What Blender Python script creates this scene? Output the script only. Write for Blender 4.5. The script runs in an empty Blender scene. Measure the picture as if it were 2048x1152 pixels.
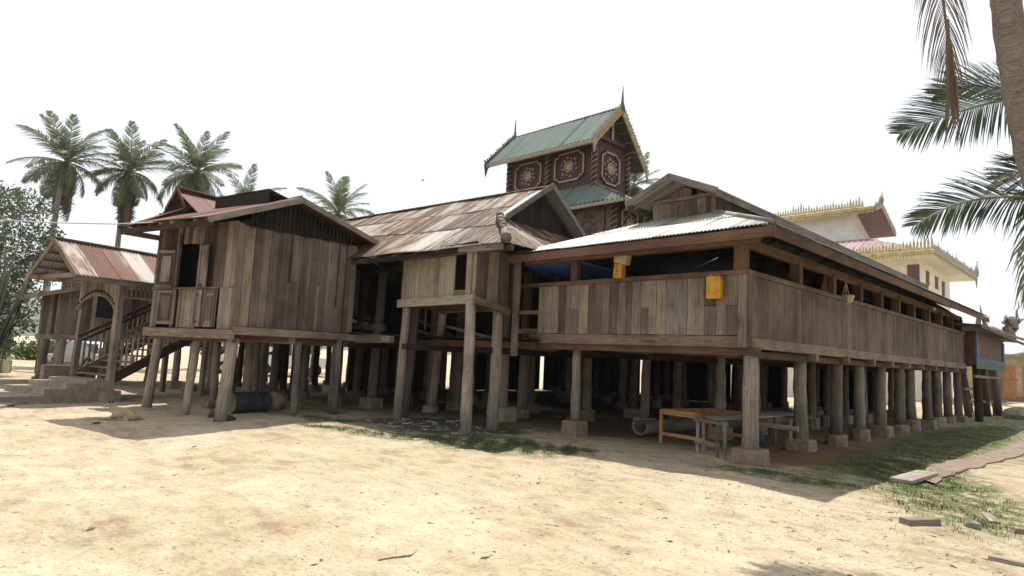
import bpy, bmesh, math, random
import numpy as np
from mathutils import Vector, Matrix, noise
random.seed(7); rng = np.random.default_rng(7)
S = bpy.context.scene
COL = S.collection
R = random.uniform
# ------------------------------------------------------------------ camera
F = 1242.9
yaw, pit, rol = [math.radians(a) for a in (45.67463, 6.23186, 2.73453)]
fw = np.array([-math.sin(yaw)*math.cos(pit), math.cos(yaw)*math.cos(pit), math.sin(pit)])
r0 = np.array([math.cos(yaw), math.sin(yaw), 0.]); u0 = np.cross(r0, fw)
rt = math.cos(rol)*r0 + math.sin(rol)*u0; up = -math.sin(rol)*r0 + math.cos(rol)*u0
EYE = np.array([0, 0, 1.6])
cam = bpy.data.cameras.new('camera'); camo = bpy.data.objects.new('camera', cam); COL.objects.link(camo)
camo.matrix_world = Matrix(((rt[0], up[0], -fw[0], 0), (rt[1], up[1], -fw[1], 0), (rt[2], up[2], -fw[2], 1.6), (0, 0, 0, 1)))
cam.sensor_width = 36; cam.lens = F/2048*36; cam.clip_start = .05; cam.clip_end = 6000
S.camera = camo
# ------------------------------------------------------------------ light
sun_dir = Vector((1.06, -1.02, -3.8)).normalized()
elev = math.asin(-sun_dir.z); azi = math.atan2(-sun_dir.x, -sun_dir.y)
W = bpy.data.worlds.new('World'); S.world = W; W.use_nodes = True
nt = W.node_tree; nt.nodes.clear()
sky = nt.nodes.new('ShaderNodeTexSky'); sky.sky_type = 'NISHITA'; sky.sun_disc = False
sky.sun_elevation = elev; sky.sun_rotation = azi; sky.dust_density = 2; sky.air_density = 1.0; sky.ozone_density = .6
hsv = nt.nodes.new('ShaderNodeHueSaturation'); hsv.inputs['Saturation'].default_value = .35
bg = nt.nodes.new('ShaderNodeBackground'); bg.inputs[1].default_value = .125
wo = nt.nodes.new('ShaderNodeOutputWorld')
mxs = nt.nodes.new('ShaderNodeMix'); mxs.data_type = 'RGBA'; mxs.inputs[0].default_value = .72; mxs.inputs[7].default_value = (5.7, 5.95, 6.35, 1)   # thin white cloud over the blue
nt.links.new(sky.outputs[0], hsv.inputs['Color']); nt.links.new(hsv.outputs[0], mxs.inputs[6]); nt.links.new(mxs.outputs[2], bg.inputs[0]); nt.links.new(bg.outputs[0], wo.inputs[0])
sl = bpy.data.lights.new('sun', 'SUN'); sl.energy = 4.4; sl.angle = math.radians(.5); sl.color = (1, .955, .89)
so = bpy.data.objects.new('sun', sl); COL.objects.link(so); so.rotation_euler = sun_dir.to_track_quat('-Z', 'Y').to_euler()
S.view_settings.view_transform = 'Standard'; S.view_settings.look = 'None'; S.view_settings.gamma = 1
S.view_settings.exposure = .55
S.cycles.max_bounces = 8; S.cycles.volume_bounces = 0
# ------------------------------------------------------------------ pixel -> place
def ray(x, y): return fw + (x-1024)/F*rt - (y-576)/F*up
def atZ(x, y, z=0.): d = ray(x, y); return EYE + d*(z-1.6)/d[2]
def atX(x, y, X): d = ray(x, y); return EYE + d*X/d[0]
def atY(x, y, Y): d = ray(x, y); return EYE + d*Y/d[1]
def atD(x, y, t): return EYE + ray(x, y)*t
V = lambda *a: np.array(a, float)
# ------------------------------------------------------------------ materials
MATS = {}
class NB:
    def __init__(s, name, rough=.85, metallic=0, spec=.3):
        m = bpy.data.materials.new(name); m.use_nodes = True; s.m = m; s.t = m.node_tree; s.n = s.t.nodes
        s.b = s.n['Principled BSDF']; s.b.inputs['Roughness'].default_value = rough; s.b.inputs['Metallic'].default_value = metallic
        s.b.inputs['Specular IOR Level'].default_value = spec; MATS[name] = m
    def new(s, t, **k):
        n = s.n.new(t)
        for a, b in k.items(): setattr(n, a, b)
        return n
    def L(s, a, b): s.t.links.new(a, b)
    def coord(s, kind='Object', scale=(1, 1, 1), rnd=True):
        if kind == 'World': o = s.new('ShaderNodeNewGeometry').outputs['Position']
        else: o = s.new('ShaderNodeTexCoord').outputs[kind]
        if rnd:
            oi = s.new('ShaderNodeObjectInfo'); mu = s.new('ShaderNodeMath', operation='MULTIPLY'); mu.inputs[1].default_value = 97.
            s.L(oi.outputs['Random'], mu.inputs[0]); va = s.new('ShaderNodeVectorMath', operation='ADD'); s.L(o, va.inputs[0]); s.L(mu.outputs[0], va.inputs[1]); o = va.outputs[0]
        vm = s.new('ShaderNodeVectorMath', operation='MULTIPLY'); s.L(o, vm.inputs[0]); vm.inputs[1].default_value = scale
        return vm.outputs[0]
    def noise(s, co, sc=1, det=4, rough=.6, out='Fac'):
        n = s.new('ShaderNodeTexNoise'); n.inputs['Scale'].default_value = sc; n.inputs['Detail'].default_value = det; n.inputs['Roughness'].default_value = rough
        s.L(co, n.inputs['Vector']); return n.outputs[out]
    def rand(s): return s.new('ShaderNodeObjectInfo').outputs['Random']
    def math(s, op, a, b=0., c=None):
        n = s.new('ShaderNodeMath', operation=op)
        for i, v in enumerate((a, b) if c is None else (a, b, c)):
            if isinstance(v, (int, float)): n.inputs[i].default_value = v
            else: s.L(v, n.inputs[i])
        return n.outputs[0]
    def ramp(s, fac, stops, interp='LINEAR'):
        n = s.new('ShaderNodeValToRGB'); n.color_ramp.interpolation = interp; e = n.color_ramp.elements
        while len(e) < len(stops): e.new(.5)
        for i, (p, c) in enumerate(stops): e[i].position = p; e[i].color = (*c, 1) if len(c) == 3 else c
        s.L(fac, n.inputs[0]); return n.outputs[0]
    def mix(s, f, a, b, mode='MIX'):
        n = s.new('ShaderNodeMix', data_type='RGBA', blend_type=mode)
        for i, v in ((0, f), (6, a), (7, b)):
            if isinstance(v, (int, float)): n.inputs[i].default_value = v
            elif isinstance(v, tuple): n.inputs[i].default_value = (*v, 1)
            else: s.L(v, n.inputs[i])
        return n.outputs[2]
    def col(s, c):
        if isinstance(c, tuple): s.b.inputs['Base Color'].default_value = (*c, 1)
        else: s.L(c, s.b.inputs['Base Color'])
    def bump(s, h, st=.3, d=.01):
        n = s.new('ShaderNodeBump'); n.inputs['Strength'].default_value = st; n.inputs['Distance'].default_value = d; s.L(h, n.inputs['Height']); s.L(n.outputs[0], s.b.inputs['Normal'])

def wood(name, cols, rnd=.75, rough=.9, moss=0., streak=.45):
    b = NB(name, rough, spec=.15)
    g = b.noise(b.coord(scale=(.9, 14, 14)), 1, 5, .65)
    f = b.noise(b.coord(scale=(2.5, 70, 70)), 1, 3, .6)
    bl = b.noise(b.coord(scale=(1.1, 2.5, 2.5)), 1, 3, .55)
    r = b.rand()
    fac = b.math('ADD', b.math('MULTIPLY', r, rnd), b.math('MULTIPLY', b.math('ADD', g, b.math('MULTIPLY', bl, .8)), .5))
    fac = b.math('ADD', fac, -.38 + (1-rnd)*.38)
    n = len(cols); c = b.ramp(fac, [(i/(n-1)*.8+.1, cols[i]) for i in range(n)])
    # vertical rain streaks, long along the board
    st = b.ramp(f, [(.32, (.32, .30, .29)), (.5, (1, 1, 1)), (.75, (1.25, 1.22, 1.18))])
    c = b.mix(streak+.35, c, b.mix(1., c, st, 'MULTIPLY'))
    if moss:
        mn = b.ramp(b.noise(b.coord(scale=(1.6, 3, 3)), 1.3, 4), [(.58, (0, 0, 0)), (.68, (1, 1, 1))])
        c = b.mix(b.math('MULTIPLY', mn, moss), c, (.13, .13, .04))
    wn = b.noise(b.coord('World', (1, 1, .8), rnd=False), 1.1, 5, .65); c = b.mix(1., c, b.ramp(wn, [(.34, (.62, .60, .60)), (.52, (1, 1, 1)), (.68, (1.22, 1.2, 1.16))]), 'MULTIPLY')
    b.col(c); b.bump(b.math('ADD', g, f), .5, .012); return b.m
wood('wood_wall', [(.095, .07, .06), (.15, .12, .104), (.22, .182, .152), (.30, .25, .19), (.20, .176, .165)], .85)
wood('wood_side', [(.11, .085, .068), (.16, .128, .102), (.21, .174, .145)], .35, streak=.6)
wood('wood_dark', [(.045, .029, .025), (.09, .067, .058), (.165, .132, .115), (.255, .215, .19)], 1.05)
wood('wood_stripe', [(.10, .078, .07), (.155, .128, .115), (.215, .185, .168)], .8)
wood('wood_deep', [(.018, .014, .013), (.032, .024, .021), (.05, .038, .033)], .6)  # near-black copy for floors, linings and rooms; their shade is in the colour
wood('wood_beam', [(.13, .095, .068), (.22, .17, .125), (.30, .235, .17)], .5)
wood('wood_red', [(.085, .05, .035), (.14, .088, .062), (.20, .135, .095)], .4)
wood('wood_post', [(.16, .135, .115), (.27, .23, .19), (.38, .33, .27)], .5, streak=.6)
wood('wood_column', [(.12, .10, .085), (.20, .17, .14), (.27, .235, .195)], .6, streak=.6)
wood('wood_box', [(.13, .108, .08), (.22, .185, .14), (.31, .27, .205)], .9, moss=.5)
wood('wood_orange', [(.33, .16, .06), (.42, .22, .09), (.48, .27, .12)], .3)
wood('wood_bargeboard', [(.10, .09, .085), (.17, .155, .14), (.25, .22, .19)], .5)
wood('bark', [(.12, .10, .085), (.20, .175, .15), (.30, .27, .235)], .3)

def metal(name, cols, pos, rough=.55, met=.25, streak=5, rnd=.55, spec=.12, lap=True):
    b = NB(name, rough, met, spec)
    g = b.noise(b.coord(scale=(streak, .55, 1)), 1, 5, .62)
    g2 = b.noise(b.coord(scale=(1.7, .7, 1)), 1, 5, .7)
    fac = b.math('ADD', b.math('MULTIPLY', b.rand(), rnd), b.math('MULTIPLY', b.math('ADD', g, g2), .5))
    fac = b.math('ADD', fac, -.5*rnd)
    c = b.ramp(fac, list(zip(pos, cols)))
    f = b.noise(b.coord(scale=(25, 12, 1)), 1, 3)
    c = b.mix(.35, c, b.mix(1., c, b.ramp(f, [(.3, (.6, .55, .5)), (.6, (1.1, 1.1, 1.1))]), 'MULTIPLY'))
    if lap:   # darker along side laps and lower edges of each sheet
        sp = b.new('ShaderNodeSeparateXYZ'); b.L(b.new('ShaderNodeTexCoord').outputs['Object'], sp.inputs[0])
        e = b.math('MAXIMUM', b.math('LESS_THAN', b.math('ABSOLUTE', sp.outputs[0]), .03), b.math('LESS_THAN', sp.outputs[1], .035)); c = b.mix(b.math('MULTIPLY', e, .6), c, (.05, .038, .03))
    b.col(c); b.bump(f, .15, .004); return b.m
metal('rusty_tin', [(.44, .41, .36), (.28, .205, .14), (.13, .062, .034), (.055, .033, .026), (.19, .13, .085), (.36, .32, .25), (.05, .043, .04)], (.26, .37, .42, .50, .56, .64, .74), .65, .0, rnd=.42, streak=8)
metal('red_rust_tin', [(.34, .29, .24), (.18, .095, .066), (.135, .06, .04), (.095, .042, .028)], (.22, .32, .5, .8), .6, .05, rnd=.35)
metal('white_rust_tin', [(.50, .46, .41), (.42, .37, .31), (.22, .13, .09), (.14, .07, .05)], (.42, .50, .58, .75), .6, 0, rnd=.1)
metal('bright_tin', [(.50, .50, .48), (.42, .42, .39), (.27, .25, .20), (.20, .15, .11)], (.38, .52, .62, .8), .5, .1, rnd=.3)
metal('green_tin', [(.10, .145, .12), (.13, .18, .15), (.185, .225, .19)], (.3, .5, .75), .65, 0, rnd=.2)
metal('pink_tin', [(.24, .16, .16), (.30, .21, .21), (.36, .28, .27)], (.3, .5, .75), .5, 0, rnd=.2)
metal('dark_tin', [(.07, .065, .06), (.11, .10, .09), (.16, .13, .11)], (.3, .5, .75), .7, 0)
metal('grey_tin', [(.26, .27, .28), (.34, .35, .36), (.40, .39, .37)], (.3, .5, .75), .5, .2)

def simple(name, c, rough=.8, var=.25, sc=4, met=0, spec=.3, bump=.2, c2=None, kind='Object'):
    b = NB(name, rough, met, spec)
    n = b.noise(b.coord(kind, rnd=True), sc, 5, .6)
    lo = tuple(x*(1-var) for x in c); hi = c2 or tuple(min(1, x*(1+var)) for x in c)
    b.col(b.ramp(n, [(.3, lo), (.7, hi)])); b.bump(n, bump, .01); return b.m
simple('concrete', (.27, .225, .17), .9, .3, 6, c2=(.38, .325, .255))
simple('soil_concrete', (.19, .14, .10), .95, .25, 7, c2=(.29, .225, .165))
simple('maroon_paint', (.055, .024, .026), .6, .35, 5)
simple('worn_maroon', (.115, .078, .066), .8, .35, 5, c2=(.20, .16, .135))
simple('gold_paint', (.36, .28, .11), .5, .4, 9, c2=(.46, .37, .17))
simple('old_gold', (.27, .22, .14), .6, .4, 12, c2=(.42, .36, .25))
simple('gold_leaf', (.46, .36, .10), .45, .4, 3, c2=(.58, .49, .22))
simple('white_plaster', (.68, .66, .62), .85, .12, 1.5)
simple('cream_plaster', (.66, .63, .52), .85, .12, 1.5)
simple('stained_plaster', (.50, .42, .27), .9, .3, 1.2, c2=(.62, .55, .38))
simple('pink_soffit', (.24, .16, .155), .8, .15, 2)
simple('yellow_plastic', (.40, .20, .02), .5, .25, 6, spec=.4, c2=(.62, .33, .02))
simple('beige_plastic', (.42, .36, .24), .5, .15, 5)
simple('blue_paint', (.04, .09, .16), .6, .3, 4)
simple('green_paint', (.03, .07, .06), .6, .3, 4)
simple('redbrown_board', (.10, .045, .032), .7, .35, 3)
simple('blue_cloth', (.03, .08, .22), .8, .25, 2)
simple('red_cloth', (.10, .03, .026), .9, .3, 6)
simple('dark_cloth', (.03, .022, .03), .9, .3, 6)
simple('skin', (.24, .12, .075), .6, .1, 8)
simple('hair', (.012, .010, .010), .5, .2, 20)
simple('dog_fur', (.36, .25, .14), .95, .25, 12, c2=(.44, .33, .21))
simple('dog_dark', (.06, .035, .025), .95, .3, 12)
simple('black', (.012, .012, .014), .5, .3, 6)
simple('white_enamel', (.7, .7, .68), .3, .05, 6, spec=.6)
simple('car_white', (.72, .72, .72), .25, .03, 2, spec=.6, bump=0)
simple('car_silver', (.42, .43, .45), .3, .03, 2, spec=.6, bump=0)
simple('car_red', (.35, .04, .03), .3, .03, 2, spec=.6, bump=0)
simple('glass_dark', (.02, .025, .03), .1, .1, 2, spec=.8, bump=0)
simple('rubber', (.02, .02, .02), .8, .2, 8)
simple('bark_shaded', (.018, .015, .012), .9, .3, 8)  # near-black bark; the leaves' shade on the limbs is put into it
simple('chrome', (.5, .5, .5), .25, .1, 4, met=.8)
simple('drum_green', (.036, .038, .032), .7, .35, 6)
simple('drum_inside', (.28, .24, .2), .8, .3, 6)
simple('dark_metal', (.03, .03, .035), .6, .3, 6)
simple('orange_door', (.40, .19, .07), .7, .2, 3)
simple('window_brown', (.16, .075, .045), .6, .25, 6)
simple('rubble', (.14, .12, .10), .9, .5, 3, c2=(.42, .38, .33))
simple('charcoal', (.05, .045, .045), .9, .4, 9)
simple('stone', (.32, .27, .20), .9, .3, 6)
simple('hill_green', (.05, .075, .035), .95, .5, .02, kind='World', c2=(.09, .12, .055))
simple('feather', (.05, .05, .05), .8, .2, 5)
simple('wire', (.45, .45, .45), .6, .05, 5)

def leafm(name, lo, hi, rough=.45, trans=.25):
    b = NB(name, rough, spec=.4)
    c = b.ramp(b.noise(b.coord(rnd=True), 1.3, 3), [(.3, lo), (.7, hi)])
    b.col(c)
    tr = b.new('ShaderNodeBsdfTranslucent'); b.L(c, tr.inputs[0]); mx = b.new('ShaderNodeMixShader'); mx.inputs[0].default_value = trans
    b.L(b.b.outputs[0], mx.inputs[1]); b.L(tr.outputs[0], mx.inputs[2]); b.L(mx.outputs[0], b.n['Material Output'].inputs[0]); return b.m
leafm('palm_leaf', (.075, .10, .055), (.14, .165, .09), .35, .45)  # paler than the near leaves; distance haze is put into the colour
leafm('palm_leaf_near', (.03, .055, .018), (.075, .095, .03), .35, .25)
leafm('palm_rib', (.20, .20, .09), (.28, .26, .13))
leafm('palm_dead', (.10, .068, .045), (.19, .135, .09), .8, .15)
leafm('tree_leaf', (.05, .075, .035), (.12, .15, .07), .4, .4)
leafm('bush_leaf', (.07, .11, .03), (.14, .18, .06), .5, .35)
leafm('grass_blade', (.055, .085, .025), (.13, .155, .06), .6, .3)
leafm('dry_grass', (.26, .22, .10), (.36, .30, .16), .8, .2)

# ground: one material in world space
def ground_mat():
    b = NB('sandy_soil', .95, spec=.1)
    P = b.new('ShaderNodeNewGeometry').outputs['Position']
    def nz(sc, det=5, rough=.6, stretch=(1, 1, 1)):
        return b.noise(b.coord('World', stretch, rnd=False), sc, det, rough)
    big = nz(.45, 5); mid = nz(2.3, 6, .65, (1, 1.6, 1)); fine = nz(22, 4, .7); grit = nz(70, 2, .5)
    c = b.ramp(b.math('ADD', b.math('MULTIPLY', big, .5), b.math('MULTIPLY', mid, .5)),
               [(.36, (.32, .24, .155)), (.45, (.45, .36, .24)), (.54, (.55, .455, .315)), (.66, (.62, .53, .385))])
    c = b.mix(.65, c, b.mix(1., c, b.ramp(fine, [(.3, (.5, .46, .42)), (.46, (.96, .96, .96)), (.75, (1.12, 1.1, 1.05))]), 'MULTIPLY'))
    dots = b.ramp(nz(9, 3, .8), [(.62, (0, 0, 0)), (.68, (1, 1, 1))])
    c = b.mix(b.math('MULTIPLY', dots, .7), c, (.19, .145, .10))
    c = b.mix(b.math('MULTIPLY', b.ramp(nz(1.1, 6, .75, (1, 1.8, 1)), [(.54, (0, 0, 0)), (.66, (1, 1, 1))]), .34), c, (.30, .235, .155))
    def patch(cx, cy, rx, ry, ang=0, soft=.35, ns=.55):
        m = b.new('ShaderNodeMapping'); m.vector_type = 'TEXTURE'; m.inputs['Location'].default_value = (cx, cy, 0); m.inputs['Rotation'].default_value = (0, 0, math.radians(ang)); m.inputs['Scale'].default_value = (rx, ry, 1e6)
        b.L(P, m.inputs['Vector']); ln = b.new('ShaderNodeVectorMath', operation='LENGTH'); b.L(m.outputs[0], ln.inputs[0])
        d = b.math('ADD', ln.outputs['Value'], b.math('MULTIPLY', b.math('ADD', nz(1.6, 5, .7), -.5), ns*2))
        mr = b.new('ShaderNodeMapRange', interpolation_type='SMOOTHSTEP'); b.L(d, mr.inputs[0]); mr.inputs[1].default_value = 1+soft; mr.inputs[2].default_value = 1-soft
        return mr.outputs[0]
    under = patch(-13, 19, 10.5, 9.3, 0, .12, .12)          # bare red-brown soil of the stilt yard, darkened for shade under the floors
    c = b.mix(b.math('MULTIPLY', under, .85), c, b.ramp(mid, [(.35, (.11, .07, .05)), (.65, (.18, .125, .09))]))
    c = b.mix(b.math('MULTIPLY', patch(-4.5, 12.8, 1.1, 2.3), .9), c, (.17, .085, .05))
    c = b.mix(b.math('MULTIPLY', patch(-2.9, 15.9, .35, .8), .7), c, (.33, .19, .08))
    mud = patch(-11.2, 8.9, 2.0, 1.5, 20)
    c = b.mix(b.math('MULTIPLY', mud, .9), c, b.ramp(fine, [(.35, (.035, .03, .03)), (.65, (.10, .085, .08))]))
    gr = b.ramp(nz(5, 5, .75), [(.36, (0, 0, 0)), (.54, (1, 1, 1))])
    gcol = b.ramp(fine, [(.3, (.045, .075, .022)), (.7, (.12, .16, .055))])
    for p in ((-8.8, 8.0, 1.9, .95, 10), (-3.5, 19.5, .95, 9.5, 0), (-2.9, 12.2, 1.1, 1.7, 15), (-1.8, 10.3, .9, 2.2, 20), (-3.9, 9.6, 1.3, .45, 10), (-12.9, 7.0, .9, .5, 20), (-1.5, 30, 4, 14, 0), (-10.5, 6.9, 2.2, .45, 25)):
        c = b.mix(b.math('MULTIPLY', b.math('MULTIPLY', patch(*p), gr), .85), c, gcol)
    b.col(c)
    h = b.math('ADD', b.math('MULTIPLY', mid, 1.5), b.math('ADD', b.math('MULTIPLY', fine, .5), b.math('MULTIPLY', grit, .22)))
    b.bump(h, 1., .07); return b.m
ground_mat()
# ------------------------------------------------------------------ object helpers
WM = {}
def link(o, M, parent=None):
    COL.objects.link(o); WM[o.name] = M
    if parent is not None:
        o.parent = parent; o.matrix_parent_inverse = WM[parent.name].inverted()
    o.matrix_basis = M
    return o
def thing(name, label, cat, loc, group=None):
    o = bpy.data.objects.new(name, None); o.empty_display_size = .2
    link(o, Matrix.Translation(Vector([float(v) for v in loc]))); o['label'] = label; o['category'] = cat
    if group: o['group'] = group
    return o
def tag(o, label, cat, group=None):
    o['label'] = label; o['category'] = cat
    if group: o['group'] = group
    return o
def kind(o, k): o['kind'] = k; return o
def frame(o, x, y, z):
    return Matrix(((x[0], y[0], z[0], o[0]), (x[1], y[1], z[1], o[1]), (x[2], y[2], z[2], o[2]), (0, 0, 0, 1)))
def nrmz(v): return v/np.linalg.norm(v)
def mk(name, vs, fs, mat, parent=None, M=None, smooth=False):
    me = bpy.data.meshes.new(name); me.from_pydata([tuple(map(float, v)) for v in vs], [], [tuple(map(int, f)) for f in fs]); me.update()
    if mat: me.materials.append(MATS[mat])
    if smooth: me.polygons.foreach_set('use_smooth', [True]*len(me.polygons))
    return link(bpy.data.objects.new(name, me), M or Matrix.Identity(4), parent)
def mkw(name, vs, fs, mat, parent=None, smooth=False):
    """mesh given in world coordinates, origin moved to its base centre"""
    a = np.array(vs, float); c = V((a[:, 0].min()+a[:, 0].max())/2, (a[:, 1].min()+a[:, 1].max())/2, a[:, 2].min())
    return mk(name, a-c, fs, mat, parent, Matrix.Translation(Vector(c)), smooth)
BOXC = {}
BF = [(0, 3, 2, 1), (4, 5, 6, 7), (0, 1, 5, 4), (1, 2, 6, 5), (2, 3, 7, 6), (3, 0, 4, 7)]
def boxv(x0, x1, y0, y1, z0, z1):
    return [(x0, y0, z0), (x1, y0, z0), (x1, y1, z0), (x0, y1, z0), (x0, y0, z1), (x1, y0, z1), (x1, y1, z1), (x0, y1, z1)]
def board(parent, name, p0, p1, w, t, n, mat, ext=0):
    """bar from p0 to p1 (centre line), width w, thickness t along n; shared mesh"""
    p0 = np.array(p0, float); p1 = np.array(p1, float); x = p1-p0; L = np.linalg.norm(x); x /= L
    n = np.array(n, float); n = nrmz(n-x*(n@x)); y = np.cross(n, x)
    p0 = p0-x*ext; L += 2*ext
    k = (round(L, 2), round(w, 3), round(t, 3), mat)
    me = BOXC.get(k)
    if me is None:
        e = min(.006, t*.2)
        v = boxv(0, k[0], -w/2, w/2, -t/2, t/2)
        # octagonal-ish softened long edges
        prof = [(-w/2+e, -t/2), (w/2-e, -t/2), (w/2, -t/2+e), (w/2, t/2-e), (w/2-e, t/2), (-w/2+e, t/2), (-w/2, t/2-e), (-w/2, -t/2+e)]
        v = [(0, a, b) for a, b in prof]+[(k[0], a, b) for a, b in prof]
        f = [tuple(range(7, -1, -1)), tuple(range(8, 16))]+[(i, (i+1) % 8, 8+(i+1) % 8, 8+i) for i in range(8)]
        me = bpy.data.meshes.new(name); me.from_pydata(v, [], f); me.materials.append(MATS[mat]); me.update(); BOXC[k] = me
    return link(bpy.data.objects.new(name, me), frame(p0, x, y, n), parent)
def poly(parent, name, pts, t, mat, along=None):
    """flat convex/any polygon board of thickness t, grain along `along`; pts are world points on the outer face"""
    pts = [np.array(p, float) for p in pts]; n = nrmz(np.cross(pts[1]-pts[0], pts[2]-pts[0]))
    x = nrmz(np.array(along, float)) if along is not None else nrmz(pts[1]-pts[0]); x = nrmz(x-n*(x@n)); y = np.cross(n, x); o = pts[0]
    l = [((p-o)@x, (p-o)@y) for p in pts]; k = len(l)
    v = [(a, b, 0) for a, b in l]+[(a, b, -t) for a, b in l]
    f = [tuple(range(k)), tuple(range(2*k-1, k-1, -1))]+[(i, i+k, (i+1) % k+k, (i+1) % k) for i in range(k)]
    return mk(name, v, f, mat, parent, frame(o, x, y, n))
def planks(parent, A, B, z0, z1, w=.2, t=.025, n=(0, -1, 0), mat='wood_wall', name='plank', rel=.008, gap=.006, jit=.25, zj=.01, cuts=(), holes=(), seam=None):
    """wall of vertical planks between plan points A and B; z0,z1 numbers or functions of s in metres; holes=[(s0,s1,za,zb)]"""
    A = np.array(A[:2], float); B = np.array(B[:2], float); L = np.linalg.norm(B-A); d = (B-A)/L; n = np.array(n, float)
    f0 = z0 if callable(z0) else (lambda s: z0); f1 = z1 if callable(z1) else (lambda s: z1)
    s = 0.
    edges = sorted({h[0] for h in holes} | {h[1] for h in holes})
    while s < L-.02:
        e = min(L, s+w*R(1-jit, 1+jit))
        for q in edges:
            if s+.03 < q < e+.04: e = q; break
        if L-e < w*.3: e = L
        off = R(-rel, rel); a, c = s+gap/2, e-gap/2
        segs = [(f0(a), f0(c), f1(a), f1(c))]
        if seam and random.random() < seam[1]:
            zs_ = seam[0]+R(-.015, .015); segs = [(segs[0][0], segs[0][1], zs_, zs_), (zs_+.008, zs_+.008, segs[0][2], segs[0][3])]
        for (h0, h1, za, zb) in holes:
            if (a+c)/2 > h0 and (a+c)/2 < h1:
                ns = []
                for (b0, b1, t0, t1) in segs:
                    if zb < t0: ns.append((zb, zb, t0, t1))
                    if za > b0: ns.append((b0, b1, za, za))
                segs = ns
        for (b0, b1, t0, t1) in segs:
            if min(t0-b0, t1-b1) < .02 and max(t0-b0, t1-b1) < .04: continue
            j0, j1 = R(-zj, zj), R(-zj, zj)
            P = lambda q, z: np.array([*(A+d*q), z])+n*off
            pts = [P(a, b0+j0), P(c, b1+j0), P(c, t1+j1), P(a, t0+j1)]
            if np.cross(pts[1]-pts[0], pts[2]-pts[0])@n < 0: pts = pts[::-1]
            poly(parent, name, pts, t, mat, (0, 0, 1))
        s = e
TUBEC = {}
def tubev(path, rad, seg=10, wob=0., cap=True):
    path = [np.array(p, float) for p in path]; vs = []; fs = []
    for i, p in enumerate(path):
        d = nrmz(path[min(i+1, len(path)-1)]-path[max(i-1, 0)])
        a = V(0, 0, 1) if abs(d[2]) < .9 else V(1, 0, 0); u = nrmz(np.cross(a, d)); w = np.cross(d, u)
        for k in range(seg):
            th = 2*math.pi*k/seg; r = rad[i]*(1+R(-wob, wob)); vs.append(p+u*math.cos(th)*r+w*math.sin(th)*r)
    for i in range(len(path)-1):
        for k in range(seg): fs.append((i*seg+k, i*seg+(k+1) % seg, (i+1)*seg+(k+1) % seg, (i+1)*seg+k))
    if cap: fs.append(tuple(range(seg-1, -1, -1))); fs.append(tuple((len(path)-1)*seg+k for k in range(seg)))
    return vs, fs
def tube(parent, name, path, rad, mat, seg=10, wob=0., smooth=True):
    v, f = tubev(path, rad, seg, wob); return mkw(name, v, f, mat, parent, smooth)
def post(parent, name, p0, p1, r0, r1, mat='wood_post', seg=12, crook=.012, wob=.03, var=None):
    """round log post, mesh along local X so the grain follows it"""
    p0 = np.array(p0, float); p1 = np.array(p1, float); x = p1-p0; L = np.linalg.norm(x); x /= L
    a = V(R(-1, 1), R(-1, 1), 0) if abs(x[2]) > .8 else V(0, 0, 1); y = nrmz(np.cross(a, x)); z = np.cross(x, y)
    key = (round(L, 1), round(r0, 2), round(r1, 2), mat, seg, random.randrange(4) if var is None else var)
    me = TUBEC.get(key)
    if me is None:
        N = 7; path = []; rr = []
        for i in range(N):
            t = i/(N-1); path.append((t, R(-crook, crook) if 0 < i < N-1 else 0, R(-crook, crook) if 0 < i < N-1 else 0)); rr.append((r0*(1-t)+r1*t)*R(.97, 1.04))
        v, f = tubev([(q[0]*L, q[1], q[2]) for q in path], rr, seg, wob)
        v = [tuple(q/np.array([L, 1, 1])) for q in v]
        me = bpy.data.meshes.new(name); me.from_pydata(v, [], f); me.materials.append(MATS[mat]); me.polygons.foreach_set('use_smooth', [len(p.vertices) == 4 for p in me.polygons]); me.update(); TUBEC[key] = me
    o = bpy.data.objects.new(name, me); M = frame(p0, x, y, z) @ Matrix.Diagonal((L, 1, 1, 1))
    return link(o, M, parent)
BASEC = {}
def base(parent, x, y, r, h, sq=False, mat='concrete', z=-.06):
    k = (round(r, 2), round(h, 2), sq, mat)
    me = BASEC.get(k)
    if me is None:
        seg = 4 if sq else 10; vs = []; rings = [(0, 1.06), (h*.9, 1.), (h, .94)]
        for zz, s in rings:
            for i in range(8 if sq else seg):
                if sq:
                    c = .84; q = [(1, -c), (1, c), (c, 1), (-c, 1), (-1, c), (-1, -c), (-c, -1), (c, -1)][i]; vs.append((q[0]*r*s, q[1]*r*s, zz))
                else:
                    th = 2*math.pi*i/seg; vs.append((r*s*math.cos(th), r*s*math.sin(th), zz))
        m = 8 if sq else seg
        fs = [(j*m+i, j*m+(i+1) % m, (j+1)*m+(i+1) % m, (j+1)*m+i) for j in range(2) for i in range(m)]+[tuple(2*m+i for i in range(m))]
        me = bpy.data.meshes.new('base'); me.from_pydata(vs, [], fs); me.materials.append(MATS[mat]); me.update(); BASEC[k] = me
    return link(bpy.data.objects.new('base', me), Matrix.Translation((x, y, z)) @ Matrix.Rotation(R(-.08, .08), 4, 'Z'), parent)
def column(parent, x, y, top, r=.14, bh=.3, br=.24, sq=False, lean=.02, mat='wood_column'):
    r *= .86; sink = R(0, .05); bh += R(-.03, .04)
    c = post(parent, 'column', (x, y, bh-.07), (x+R(-lean, lean), y+R(-lean, lean), top), r*1.04, r*.93, mat, seg=14)
    base(c, x, y, br, bh, sq, 'soil_concrete' if random.random() < .6 else 'concrete')
    return c
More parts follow.
